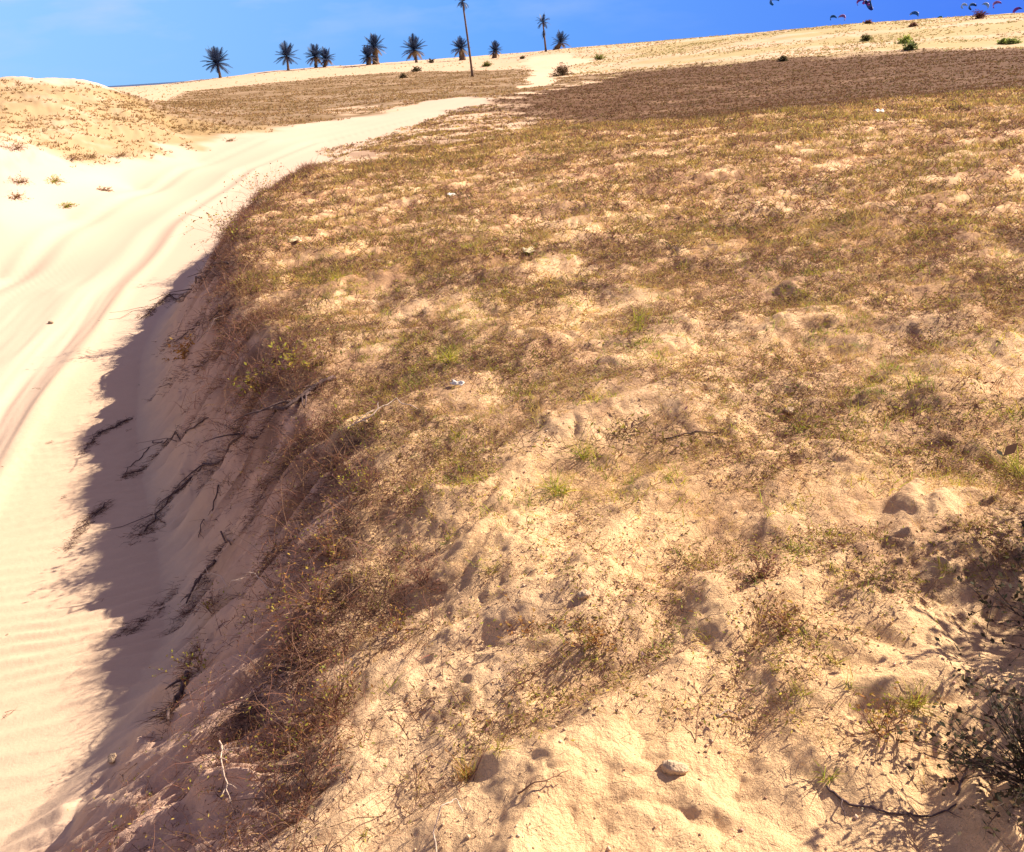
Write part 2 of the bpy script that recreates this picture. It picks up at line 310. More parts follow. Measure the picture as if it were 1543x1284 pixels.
def build_ground():
    az_in = np.radians(np.linspace(-41, 41, 880)); az_out = np.radians(np.linspace(41, 319, 110)[1:-1])
    az = np.concatenate([az_in, az_out]); na = len(az)
    dep = np.radians(np.linspace(66, 4, 760)); r1 = 1.75/np.tan(dep)
    r2 = np.exp(np.linspace(math.log(r1[-1]), math.log(420), 230))[1:]; r3 = np.exp(np.linspace(math.log(420), math.log(1200), 8))[1:]
    r = np.concatenate([[.25, .5], r1, r2, r3]); nr = len(r)
    A, RR = np.meshgrid(az, r); X = RR*np.sin(A); Y = RR*np.cos(A)
    Z = height(X, Y)
    m = masks(X, Y)
    f = 1/(1+(RR/30)**2)
    on = m['on']; road = 1-sm(.0, .3, m['s'])
    col = np.zeros(X.shape+(3,)); col[:] = FARS
    bank = sm(.0, .6, m['s'])
    col = lerp(col, ROAD, road*(1-sm(60, 90, Y)))
    col = lerp(col, np.array((.60, .44, .295)), road*ripple_mask(X, Y, m['tb'], m['s']))
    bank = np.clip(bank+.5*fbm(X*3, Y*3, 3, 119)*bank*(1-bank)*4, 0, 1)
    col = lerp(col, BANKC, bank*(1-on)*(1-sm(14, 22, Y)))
    sandc = lerp(SAND[None, None]*np.ones_like(col), SAND*np.array((1.06, 1.03, .95)), sm(-.3, .4, fbm(X*.8, Y*.8, 3, 121)))
    col = lerp(col, sandc, on*(1-sm(25, 45, Y)))
    # slightly warmer line along the berm, pale blown sand on the left face
    col = lerp(col, np.array((.58, .43, .29)), .4*np.exp(-((m['tb']-.02)/.16)**2)*road*(1-sm(12, 20, Y)))
    # litter mottling
    l1 = fbm(X*1.6, Y*1.6, 3, 131); l2 = fbm(X*6, Y*6, 3, 132)*f**.3
    lit = np.clip(m['dens']*1.2*sm(-.25, .25, l1*.7+l2*.9+.25*m['dens']-.10), 0, 1)*(.45+.4*sm(3, 12, RR))
    col = lerp(col, LITTER, lit)
    col = lerp(col, np.array((.16, .08, .06)), .5*np.clip(m['dens'], 0, 1)*on*sm(.12, .34, .55*fbm(X*3.2, Y*3.2, 3, 138)+.6*fbm(X*10, Y*10, 2, 139)))
    col = lerp(col, OLIVE, .45*m['dens']*sm(12, 24, RR)*on*sm(-.2, .4, fbm(X*.4, Y*.9, 3, 133)))
    # bank debris staining
    al = m['ac']+.25*perlin(X*1.4, Y*1.4, 61)
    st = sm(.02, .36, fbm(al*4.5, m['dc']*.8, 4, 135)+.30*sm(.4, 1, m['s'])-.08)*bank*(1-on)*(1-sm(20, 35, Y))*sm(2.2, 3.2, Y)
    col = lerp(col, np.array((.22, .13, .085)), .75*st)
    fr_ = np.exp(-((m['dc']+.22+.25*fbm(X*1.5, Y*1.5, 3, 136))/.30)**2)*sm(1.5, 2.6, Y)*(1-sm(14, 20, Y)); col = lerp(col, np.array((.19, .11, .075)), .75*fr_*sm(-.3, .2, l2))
    # far fields
    v = fbm(X*.12, Y*.12, 4, 141); v2 = fbm(X*.5, Y*.5, 3, 142)
    lf = m['left']*np.clip(.85+.5*v+.35*v2, 0, 1); col = lerp(col, np.array((.21, .135, .065)), lf)
    col = lerp(col, FARS, .85*pmask(Q_bare, X, Y, .006, .03, 104)*sm(-.1, .2, fbm(X*.3, Y*.9, 3, 143)))
    br = m['brown']*np.clip(1.02+.45*fbm(X*.05, Y*.4, 3, 148)+.25*v+.45*v2*sm(.2, .5, v2+.3), 0, 1); col = lerp(col, np.array((.125, .066, .034)), br)
    pale = sm(.28, .45, fbm(X*.10, Y*.45, 3, 147))*m['brown']*(1-sm(48, 60, RR)); col = lerp(col, np.array((.40, .25, .15)), .5*pale)
    dn = m['dune']*np.clip(.92+.8*fbm(X*.45, Y*.45, 4, 144)+.5*fbm(X*2, Y*2, 3, 149), 0, 1)*1.0; col = lerp(col, np.array((.38, .265, .125)), np.clip(dn, 0, .85))
    pth = pmask(Q_path, X, Y, .004, .02, 105); 
    # farthest dunes: sand with thin yellow-green cover
    fd = sm(70, 90, RR)*(1-m['brown'])*(1-m['left'])
    cv = fd*(.12+.88*sm(-.02, .2, X/np.maximum(Y, 1)))*sm(-.25, .25, fbm(X*.05, Y*.09, 4, 145)+.25*fbm(X*.3, Y*.3, 3, 146)+.12*sm(5, 60, X)); col = lerp(col, np.array((.40, .32, .13)), .75*cv)
    col = lerp(col, np.array((.70, .51, .34)), .9*pth)
    col = np.clip(col, .01, .95)
    grain = np.clip(.25*road+.8*on+.55*bank, 0, 1)*(1-sm(5, 22, RR))
    V = np.stack([X, Y, Z], -1).reshape(-1, 3)
    i = np.arange(nr-1)[:, None]; j = np.arange(na)[None, :]; j2 = (j+1) % na
    q = np.stack([i*na+j, (i+1)*na+j, (i+1)*na+j2, i*na+j2], -1).reshape(-1, 4)[:, ::-1]
    V = np.vstack([V, [[0, 0, float(height(np.array([0.]), np.array([0.]))[0])]]]); ci = len(V)-1
    jj = np.arange(na); tri = np.stack([np.full(na, ci), (jj+1) % na, jj], -1)
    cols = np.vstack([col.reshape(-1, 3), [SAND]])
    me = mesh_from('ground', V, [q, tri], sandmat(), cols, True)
    # orientation check
    ga = me.attributes.new('Grain', 'FLOAT', 'POINT'); ga.data.foreach_set('value', np.r_[grain.ravel(), .8].astype(np.float32))
    if me.polygons[1000].normal.z < 0: me.flip_normals()
    o = link('ground', me); tag(o, 'sandy ground with a pale vehicle track, a slumped bank and far dunes', 'ground', kind='structure')
build_ground()

# ---------------------------------------------------------------- ground cover (nobody could count it)
def ribbons(P0, D, Lh, W, bend, segs, col, up=None, kink=0., flat=0.):
    """one ribbon per row: root P0, direction D (unit), length Lh, width W; bend pulls the tip down. returns V, faces, cols"""
    n = len(P0); rs = RS
    side = np.cross(D, rs.normal(size=(n, 3))*np.array((1, 1, .3))); side /= np.linalg.norm(side, axis=1)[:, None]+1e-9
    pts = [P0]; d = D.copy(); p = P0
    for k in range(segs):
        p = p+d*(Lh/segs)[:, None]; pts.append(p)
        d = d+np.array((0, 0, -1.))*bend[:, None]/segs
        if kink: d = d+rs.normal(size=(n, 3))*kink
        d /= np.linalg.norm(d, axis=1)[:, None]
    V = []; Cc = []
    for k in range(segs+1):
        w = W*(1-.85*(k/segs)**1.5)*.5
        V.append(pts[k]-side*w[:, None])
        V.append(pts[k]+side*w[:, None])
        Cc.append(col*(1)); Cc.append(col*(1))
    m = 2*(segs+1); V = np.stack(V, 1).reshape(-1, 3); Cc = np.stack(Cc, 1).reshape(-1, 3)
    b = np.arange(n)[:, None]*m
    f = np.concatenate([b+np.array([[2*k, 2*k+1, 2*k+3, 2*k+2]]) for k in range(segs)], 0)
    return V, f, Cc, np.stack(pts, 1)
def leafquads(Pc, L, W, col, droop=.3):
    n = len(Pc); d = RS.normal(size=(n, 3)); d[:, 2] = np.abs(d[:, 2])*.6; d /= np.linalg.norm(d, axis=1)[:, None]
    s = np.cross(d, RS.normal(size=(n, 3))); s /= np.linalg.norm(s, axis=1)[:, None]+1e-9
    a = Pc; b = Pc+d*(L*.5)[:, None]+s*(W*.5)[:, None]; c = Pc+d*L[:, None]; e = Pc+d*(L*.5)[:, None]-s*(W*.5)[:, None]
    V = np.stack([a, b, c, e], 1).reshape(-1, 3); f = np.arange(n)[:, None]*4+np.arange(4)[None]
    return V, f, np.repeat(col, 4, 0)
def pal(cols, n, jit=.18, idx=None):
    cols = np.array(cols); i = RS.randint(0, len(cols), n) if idx is None else idx
    c = cols[i]*(1+RS.normal(size=(n, 1))*jit)*(1+RS.normal(size=(n, 3))*.05)
    return np.clip(c, .01, .9)
def merge(parts):
    V = []; Fq = {}; Cc = []; o = 0
    for v, f, c in parts:
        Fq.setdefault(f.shape[1], []).append(f+o); V.append(v); Cc.append(c); o += len(v)
    return np.vstack(V), [np.vstack(x) for x in Fq.values()], np.vstack(Cc)
def unit(az, el):
    return np.stack([np.cos(el)*np.sin(az), np.cos(el)*np.cos(az), np.sin(el)], -1)
def scatter(n, r0, r1, a0, a1, power=0., accept=None):
    """random points in a bearing fan; power 0 = even in log distance"""
    u = RS.rand(n); r = r0*(r1/r0)**u if power == 0 else (r0**power+(r1**power-r0**power)*u)**(1/power)
    a = np.radians(a0+(a1-a0)*RS.rand(n)); x = r*np.sin(a); y = r*np.cos(a)
    if accept is not None:
        k = RS.rand(n) < accept(x, y); x, y = x[k], y[k]
    return x, y
def tufts(x, y, K, Lm, Wm, el=(20, 80), bend=.8, segs=2, cols=None, spread=.02, kink=0., sizevar=.35, plantcol=True, lift=-.004, leaves=0, leafL=.012, lcols=None, widen=.00042):
    n = len(x); r = np.hypot(x, y); z = height(x, y)+lift
    sz = np.clip(1+RS.normal(size=n)*sizevar, .35, 2.2)
    ii = np.repeat(np.arange(n), K); N_ = n*K
    off = RS.normal(size=(N_, 2))*(spread*sz[ii])[:, None]
    P0 = np.stack([x[ii]+off[:, 0], y[ii]+off[:, 1], z[ii]], -1)
    az = RS.rand(N_)*2*np.pi; e = np.radians(el[0]+(el[1]-el[0])*RS.rand(N_))
    L = Lm*sz[ii]*(.5+RS.rand(N_)*.8); W = np.maximum(Wm*(.7+.6*RS.rand(N_)), r[ii]*widen)
    ci = RS.randint(0, len(cols), n)
    c = pal(cols, N_, .16, ci[ii] if plantcol else None)
    V, f, cc, pts = ribbons(P0, unit(az, e), L, W, np.full(N_, bend)*(.5+RS.rand(N_)), segs, c, kink=kink)
    parts = [(V, f, cc)]
    if leaves:
        k = RS.randint(0, N_, N_*leaves) if leaves < 1 else np.repeat(np.arange(N_), leaves)
        if leaves < 1: k = RS.randint(0, N_, int(N_*leaves))
        sgi = RS.randint(1, segs+1, len(k)); t = RS.rand(len(k))[:, None]
        pc = pts[k, sgi]*t+pts[k, sgi-1]*(1-t)
        ll = np.maximum(leafL*(.6+.8*RS.rand(len(k))), r[ii][k]*widen*1.6)
        lc = pal(lcols, len(k), .2)
        parts.append(leafquads(pc, ll, np.maximum(ll*.34, r[ii][k]*widen), lc))
    return parts

M_straw = leafmat('dry_straw', .4); M_herb = leafmat('dry_herb', .3); M_green = leafmat('green_blades', .45)
STRAW = [(.52,.36,.14),(.40,.25,.12),(.62,.44,.14),(.28,.17,.11),(.50,.33,.17),(.60,.47,.12)]
TWIG = [(.20,.095,.06),(.26,.12,.075),(.13,.07,.055),(.30,.17,.12),(.22,.10,.06)]
HERBL = [(.38,.32,.05),(.28,.25,.04),(.44,.34,.06),(.32,.30,.05),(.24,.12,.05),(.17,.17,.04),(.16,.09,.085),(.20,.11,.09)]
GREEN = [(.34,.37,.04),(.48,.44,.04),(.22,.29,.05)]
pl = lambda x, y: masks(x, y)
def acc_plateau(x, y):
    m = masks(x, y); return np.clip(m['dens']*1.2*((m['s'] >= .97) | (m['sh'] > .1)), 0, 1)*(1-m['brown'])
def stuff(name, parts, mat, label, cat):
    V, f, c = merge(parts); o = link(name, mesh_from(name, V, f, mat, c)); tag(o, label, cat, kind='stuff'); return o
hm = lambda x, y, s_, sc_, lo, hi: sm(lo, hi, fbm(x*sc_, y*sc_, 3, s_))
# 1 thin dry straw
P_ = []
x, y = scatter(30000, 1.5, 9, -32, 42, 1.3, lambda x, y: acc_plateau(x, y)*(.25+.75*hm(x, y, 201, 1.3, -.2, .3)))
P_ += tufts(x, y, 9, .055, .0011, (12, 75), 1.0, 2, STRAW, .016, kink=.12)
x, y = scatter(68000, 8, 48, -24, 42, 1.1, lambda x, y: acc_plateau(x, y)*(.35+.65*hm(x, y, 201, .8, -.2, .3)))
P_ += tufts(x, y, 6, .08, .002, (12, 70), .8, 1, STRAW, .035, widen=.0006)
stuff('dry_grass', P_, M_straw, 'thin straw coloured grass blades over the sandy rise', 'grass')
# 2 reddish brown wiry herb with small leaves
P_ = []
x, y = scatter(60000, 1.9, 9, -32, 42, 1.4, lambda x, y: acc_plateau(x, y)*hm(x, y, 202, 1.1, -.25, .25))
P_ += tufts(x, y, 6, .06, .0013, (2, 55), .5, 3, TWIG+[(.13,.07,.06),(.18,.10,.08)], .025, kink=.28, leaves=1, leafL=.014, lcols=HERBL)
x, y = scatter(84000, 8, 48, -24, 42, 1.1, lambda x, y: acc_plateau(x, y)*(.2+.8*hm(x, y, 202, .7, -.25, .25)))
P_ += tufts(x, y, 4, .09, .003, (5, 60), .5, 2, TWIG, .04, kink=.2, leaves=2, leafL=.026, lcols=HERBL, widen=.0007)
x, y = scatter(9000, 3.6, 32, -24, 42, 1.1, lambda x, y: acc_plateau(x, y)*hm(x, y, 212, 1.0, -.15, .3)*.6)
P_ += tufts(x, y, 20, .10, .003, (5, 70), .5, 2, [(.14,.08,.05),(.19,.10,.06),(.17,.15,.05),(.24,.15,.07),(.12,.09,.05),(.30,.22,.08)], .07, kink=.2, leaves=1, leafL=.024, lcols=HERBL, widen=.0007)
stuff('ground_cover', P_, M_herb, 'low reddish brown wiry herbs matting the sandy rise', 'ground cover')
# 3 yellow green blades
P_ = []
x, y = scatter(9000, 2.2, 9, -30, 42, 1.4, lambda x, y: acc_plateau(x, y)*hm(x, y, 203, 1.7, -.12, .3))
P_ += tufts(x, y, 10, .045, .0028, (20, 80), .9, 2, GREEN, .022)
x, y = scatter(30000, 8, 34, -24, 42, 1.1, lambda x, y: acc_plateau(x, y)*hm(x, y, 203, .6, -.1, .3))
P_ += tufts(x, y, 6, .09, .004, (20, 80), .8, 1, [(.30,.27,.05),(.36,.28,.06),(.24,.22,.05)], .04)
stuff('green_grass', P_, M_green, 'patches of yellow green grass among the dry cover', 'grass')
# 4 litter: stalks lying on the sand
P_ = []
x, y = scatter(9000, 1.3, 8, -35, 42, 1.3, lambda x, y: (.25+masks(x, y)['dens'])*(masks(x, y)['s'] > .75))
P_ += tufts(x, y, 2, .045, .0016, (-4, 12), .15, 2, [(.22,.13,.08),(.40,.27,.16),(.13,.08,.06),(.50,.38,.25)], .02, kink=.2, lift=.005)
x, y = scatter(7000, 2.2, 14, -50, 0, 1.2, lambda x, y: (masks(x, y)['s'] < .9)*(.03+.97*sm(.12, .6, masks(x, y)['s']))*hm(x, y, 206, 2.0, -.05, .25))
P_ += tufts(x, y, 5, .06, .0026, (-25, 15), .3, 2, [(.10,.06,.05),(.16,.09,.06),(.24,.14,.09)], .02, kink=.3, lift=.006)
stuff('twig_litter', P_, M_herb, 'broken twigs and dry stalks strewn on the sand', 'litter')
# crumbs of crusted sand
x, y = scatter(16000, 1.3, 7, -38, 44, 1.2, lambda x, y: (masks(x, y)['s'] > .5)*(.15+.85*hm(x, y, 214, 2.2, -.1, .3)))
n = len(x); sz = .0022+.0045*RS.rand(n)**3; o8 = np.array([(1,0,0),(0,1,0),(-1,0,0),(0,-1,0),(0,0,.8),(0,0,-.8)])
V = o8[None]*sz[:, None, None]*(1+.35*RS.normal(size=(n, 6, 1))); th = RS.rand(n)*6.28
V = np.stack([V[..., 0]*np.cos(th)[:, None]-V[..., 1]*np.sin(th)[:, None], V[..., 0]*np.sin(th)[:, None]+V[..., 1]*np.cos(th)[:, None], V[..., 2]], -1)+np.stack([x, y, height(x, y)+sz*.3], -1)[:, None]
t8 = np.array([(0,1,4),(1,2,4),(2,3,4),(3,0,4),(1,0,5),(2,1,5),(3,2,5),(0,3,5)])
fc = (np.arange(n)[:, None, None]*6+t8[None]).reshape(-1, 3)
stuff('sand_crumbs', [(V.reshape(-1, 3), fc, np.repeat(pal([(.60,.43,.27),(.50,.35,.21),(.66,.48,.31),(.30,.19,.12)], n, .1), 6, 0))], leafmat('crumb', 0, .95), 'small crumbs of crusted sand over the loose ground', 'crumbs')
# 5 scrub fringe of the bank lip, hanging over the face
P_ = []
L_ = []
for (ax, ay), (bx, by) in zip(CREST[3:15], CREST[4:16]):
    l = math.hypot(bx-ax, by-ay); n = int(l*(190 if by < 9 else 90)) ; t = RS.rand(n); o = RS.normal(size=n)*.21-.13
    nx, ny = (by-ay)/l, -(bx-ax)/l
    L_.append(np.stack([ax+(bx-ax)*t+nx*o, ay+(by-ay)*t+ny*o], -1))
L_ = np.vstack(L_); k = (L_[:, 1] > 1.7) & (fbm(L_[:, 0]*1.9, L_[:, 1]*1.9, 2, 208) > -.12); L_ = L_[k]
P_ += tufts(L_[:, 0], L_[:, 1], 16, .14, .0024, (-15, 75), .9, 3, TWIG+[(.13,.07,.055),(.10,.06,.05),(.30,.17,.09)], .05, kink=.22, leaves=2, leafL=.012, lcols=[(.24,.15,.05),(.18,.14,.05),(.22,.10,.05),(.28,.15,.06),(.15,.08,.05),(.34,.24,.06)], lift=-.01)
x, y = scatter(20000, 2.0, 16, -50, 5, 1.1, lambda x, y: (masks(x, y)['s'] < .97)*sm(.25, .7, masks(x, y)['s'])*hm(x, y, 213, 1.6, -.25, .25)*.8)
P_ += tufts(x, y, 7, .075, .0022, (-25, 50), .9, 3, TWIG+[(.10,.06,.05)], .03, kink=.25, leaves=1, leafL=.012, lcols=HERBL)
stuff('bank_scrub', P_, M_herb, 'tangled brown scrub fringing the lip of the bank', 'scrub')
# debris washed down the bank in streaks
P_ = []
for ln, wd, dn_ in (([(505,570),(430,620),(380,665),(320,705),(262,745),(205,815)],.075,900),([(350,390),(300,420),(255,445),(215,480)],.07,420),([(355,460),(325,490),(290,500),(245,525)],.07,380),
                   ([(330,530),(280,560),(230,600)],.06,260),([(312,632),(255,665),(190,720)],.03,260),([(160,760),(130,790),(100,830)],.03,160),([(200,632),(150,655),(118,690)],.03,140),
                   ([(530,800),(450,830),(400,855)],.05,260),([(345,800),(310,880),(280,930)],.04,260),([(300,960),(275,1040),(250,1095)],.035,360),([(480,980),(400,1050),(330,1110)],.04,280),
                   ([(540,860),(470,960),(430,1060)],.06,420),([(560,640),(520,690),(470,760)],.07,420),([(450,690),(400,740),(370,800)],.04,180),([(270,880),(230,930),(180,960)],.03,120),([(420,840),(330,900),(250,950)],.025,120)):
    cp = np.array([at(*q_)[:2] for q_ in ln]); n = dn_; t = RS.rand(n)*(len(cp)-1); i = t.astype(int); fr = (t-i)[:, None]
    pp = cp[i]*(1-fr)+cp[i+1]*fr; pp = pp+RS.normal(size=(n, 2))*wd*(.4+.6*RS.rand(n, 1))
    P_ += tufts(pp[:, 0], pp[:, 1], 3, .055, .0024, (-20, 25), .4, 2, [(.09,.055,.05),(.13,.075,.06),(.20,.11,.08),(.07,.045,.05),(.26,.15,.08)], .015, kink=.3, lift=.004)
stuff('bank_debris', P_, M_herb, 'dark dead stems and roots caught in streaks down the shaded bank', 'debris')
# 6 far heath, brown and olive clumps
def clumps(x, y, K, Lm, cols, wid=.0011):
    return tufts(x, y, K, Lm, .02, (8, 75), .5, 1, cols, Lm*.45, widen=wid)
P_ = []
x, y = scatter(60000, 20, 120, -6, 42, .6, lambda x, y: masks(x, y)['brown']*(1-pmask(Q_path, x, y, .004, .02, 105)))
P_ += clumps(x, y, 5, .06, [(.20,.105,.055),(.22,.12,.06),(.17,.095,.05),(.26,.17,.07),(.20,.14,.055)])
stuff('brown_heath', P_, M_herb, 'dark reddish brown heath filling the hollow beyond the rise', 'heath')
P_ = []
x, y = scatter(60000, 26, 190, -33, 8, .3, lambda x, y: np.maximum(masks(x, y)['left'], masks(x, y)['dune']*.7)*hm(x, y, 209, .25, -.35, .15))
P_ += clumps(x, y, 5, .085, [(.38,.25,.11),(.33,.23,.09),(.42,.28,.13),(.28,.17,.08)])
x, y = scatter(45000, 70, 200, -22, 40, .8, lambda x, y: (.1+.9*sm(-.02, .2, x/y))*(1-pmask(Q_path, x, y, .004, .02, 105))*(1-masks(x, y)['left'])*(1-masks(x, y)['brown'])*hm(x, y, 210, .06, -.3, .25))
P_ += clumps(x, y, 4, .11, [(.40,.32,.12),(.33,.29,.11),(.42,.29,.14)])
stuff('dune_grass', P_, M_straw, 'thin tan and olive grass over the distant dunes and flats', 'grass')

exec_items = []
# ---------------------------------------------------------------- individual plants
def shrub_mesh(seed, h, w, nst, tw=TWIG, lc=HERBL, leaves=3, leafL=.014, thick=.003, el=(15, 85), flatz=1., bend=.35):
    rs = np.random.RandomState(seed); global RS; keep = RS; RS = rs
    n = nst; az = rs.rand(n)*2*np.pi; e = np.radians(el[0]+(el[1]-el[0])*rs.rand(n))
    L = h*(.6+.6*rs.rand(n))*(1+(w/h-1)*np.cos(e)); P0 = np.c_[rs.normal(size=(n, 2))*w*.05, np.full(n, -.015)]
    V, f, c, pts = ribbons(P0, unit(az, e), L, np.full(n, thick), np.full(n, bend), 4, pal(tw, n), kink=.16)
    parts = [(V, f, c)]
    V2, f2, c2, _ = ribbons(P0, unit(az, e), L*.9, np.full(n, thick), np.full(n, bend), 4, pal(tw, n), kink=.16); parts.append((V2, f2, c2))
    k = np.repeat(np.arange(n), 4); sg = rs.randint(1, 4, len(k)); p = pts[k, sg]; d = pts[k, sg]-pts[k, sg-1]; d /= np.linalg.norm(d, axis=1)[:, None]
    d = d+rs.normal(size=d.shape)*.55; d /= np.linalg.norm(d, axis=1)[:, None]
    V3, f3, c3, pt3 = ribbons(p, d, L[k]*.45, np.full(len(k), thick*.7), np.full(len(k), .2), 3, pal(tw, len(k)), kink=.2); parts.append((V3, f3, c3))
    lv = None
    if leaves:
        k2 = np.repeat(np.arange(len(k)), leaves); sg = rs.randint(1, 4, len(k2)); t = rs.rand(len(k2))[:, None]
        pc = pt3[k2, sg]*t+pt3[k2, sg-1]*(1-t); ll = leafL*(.6+.8*rs.rand(len(k2)))
        lv = leafquads(pc, ll, ll*.5, pal(lc, len(k2), .2))
    RS = keep
    return merge(parts), lv
def plant(name, px, py, label, cat, group=None, seed=0, pos=None, bname='branches', lname='leaves', **kw):
    p = pos or at(px, py)
    e = empty(name, p, seed*1.7); tag(e, label, cat, group)
    (V, f, c), lv = shrub_mesh(seed, **kw)
    link(bname, mesh_from(bname, V, f, M_herb, c), e)
    if lv is not None: link(lname, mesh_from(lname, lv[0], [lv[1]], M_green, lv[2]), e)
    return e
YG = [(.38,.34,.05),(.30,.32,.05),(.44,.36,.07)]; OR = [(.40,.20,.05),(.45,.27,.07),(.33,.16,.05)]; DK = [(.05,.05,.03),(.08,.07,.035),(.10,.06,.04)]
def tuft_thing(px, py, label, seed, h=.05, n=26, cols=YG, w=.0025, group=None, name='grass_tuft', cat='grass tuft', pos=None):
    p = pos or at(px, py); rs = np.random.RandomState(seed); global RS; keep = RS; RS = rs
    az = rs.rand(n)*2*np.pi; e = np.radians(15+65*rs.rand(n)); P0 = np.c_[rs.normal(size=(n, 2))*h*.18, np.full(n, -.004)]
    V, f, c, _ = ribbons(P0, unit(az, e), h*(.5+.8*rs.rand(n)), np.full(n, w), np.full(n, .7), 3, pal(cols, n, .15)); RS = keep
    o = link(name, mesh_from(name, V, [f], M_green, c), loc=p); tag(o, label, cat, group)
# named foreground tufts
tf = [(705,1170,'orange and yellow grass tuft on the lit sand, bottom centre',301,.08,60,OR+YG),
      (752,1130,'small bright green tuft right above the orange tuft',302,.05,20,YG),
      (1245,1175,'green sprig with a brown trailing stem near the bottom right',303,.06,22,GREEN),
      (1378,1065,'largest green grass tuft below the lumpy sand at lower right',304,.09,60,YG),
      (1280,1035,'small green tuft left of the largest lower right tuft',305,.05,22,GREEN),
      (1205,1045,'low green tuft at the edge of the grey shadow blotch',306,.045,20,GREEN),
      (1255,1000,'yellow green tuft above the shadow blotch, lower right',307,.05,24,YG),
      (1170,1010,'pale yellow tuft left of the shadowed hollow',317,.045,18,YG),
      (840,742,'green leafy clump alone on open sand in the middle',308,.13,90,GREEN),
      (1530,715,'bright green clump at the right edge, mid height',309,.17,90,YG),
      (595,885,'lone green blades on the brown slope below the bank lip',310,.08,16,YG),
      (740,860,'upright yellow tuft above the lit sand lobes',311,.07,22,YG),
      (680,545,'green clump beside the open sand left of the middle',312,.16,80,GREEN),
      (965,487,'small dark green clump right of the middle sand patch',313,.15,70,GREEN),
      (880,690,'green clump above the lone leafy clump in the middle',314,.12,60,GREEN),
      (1420,860,'yellow tuft near the right edge above the shaded hollow',315,.06,26,YG),
      (1040,850,'thin yellow tuft on the sand right of the middle',316,.06,20,YG),
      (550,1262,'tiny green sprout at the bottom left of centre',318,.03,12,GREEN)]
for a in tf: tuft_thing(a[0], a[1], a[2], a[3], a[4], a[5], a[6])
# shrubs on the bank lip and slope
SR = TWIG+[(.38,.22,.14)]
sh = [(500,1075,'leafy orange brown shrub at the foot of the front slope',401,.20,.26,22,OR+HERBL),
      (440,1130,'low dry shrub left of the orange brown shrub',402,.15,.20,16,OR+HERBL),
      (300,1010,'yellow tipped shrub low on the bank, nearest the ripples',403,.14,.18,16,YG+HERBL),
      (320,925,'spindly bush with pale bent stems on the bank face',404,.17,.2,14,HERBL),
      (480,915,'dense tangled bush on the bank lip above the gully',405,.20,.28,26,HERBL+OR),
      (545,745,'olive and grey twiggy bush on the bank lip',406,.17,.24,24,HERBL+YG),
      (500,840,'orange brown bush below the olive bank lip bush',407,.19,.24,24,OR+HERBL),
      (280,540,'small round brown bush alone on the shaded bank face',408,.2,.28,20,OR),
      (385,590,'greyish bush halfway up the shaded bank',409,.16,.3,18,HERBL),
      (445,560,'dark bush on the lip at the top of the long debris streak',410,.2,.35,24,HERBL),
      (640,880,'reddish wiry plant on the lip right of the gully',411,.13,.18,18,TWIG),
      (600,960,'leaning straw coloured plant below the gully',412,.13,.16,16,OR+HERBL),
      (350,360,'tall brown bush crowning the bend of the bank',413,.35,.6,30,HERBL),
      (395,300,'brown bush behind the bend of the bank',414,.4,.7,30,HERBL),
      (900,975,'small twiggy plant casting shadow on the open sand',415,.09,.12,12,OR),
      (1150,870,'dark reddish twiggy plant on open sand right of centre',416,.09,.14,16,TWIG),
      (1330,1100,'low tangle of dry stems beside the shaded lower right hollow',417,.09,.16,20,OR+HERBL),
      (790,955,'thin branching plant on the bright sand lobe',418,.10,.12,10,OR),
      (1190,950,'reddish dry plant at the edge of the shaded hollow',419,.10,.16,18,OR+HERBL)]
for px, py, lb, sd, h, w, n, lc in sh:
    plant('dry_shrub', px, py, lb, 'shrub', 'dry shrubs on the rise and its bank', seed=sd, h=h, w=w, nst=n, tw=SR, lc=lc, thick=.0028, leafL=.013 if py > 600 else .03, leaves=3)
# the dark shrub in the lower right corner and its neighbour outside that shades the sand
WT = [(.06,.045,.04),(.09,.06,.05),(.05,.04,.035)]  # shade over this corner is put into the near-black twig and leaf colours
plant('dark_shrub', 0, 0, 'dark shrub with pale dry tips in the bottom right corner', 'shrub', seed=421, pos=(1.16, 1.50, 1.28), h=.26, w=.30, nst=60, tw=WT, lc=DK, leaves=7, leafL=.016, thick=.004)
plant('dark_shrub', 0, 0, 'dense dark shrub at the right edge beside the corner shrub', 'shrub', seed=422, pos=(1.55, 1.95, 1.28), h=.34, w=.36, nst=80, tw=WT, lc=DK, leaves=8, leafL=.018, thick=.004)

plant('dark_shrub', 0, 0, 'tall open shrub standing just past the right edge of the picture', 'shrub', seed=423, pos=(2.6, 2.65, 1.25), h=1.1, w=.5, nst=110, tw=WT, lc=DK, leaves=11, leafL=.05, el=(48, 86), bend=.1, thick=.008)
plant('dark_shrub', 0, 0, 'second open shrub past the right edge, nearer the viewer', 'shrub', seed=424, pos=(2.1, 2.0, 1.25), h=.75, w=.6, nst=70, tw=WT, lc=DK, leaves=10, leafL=.045, thick=.006)

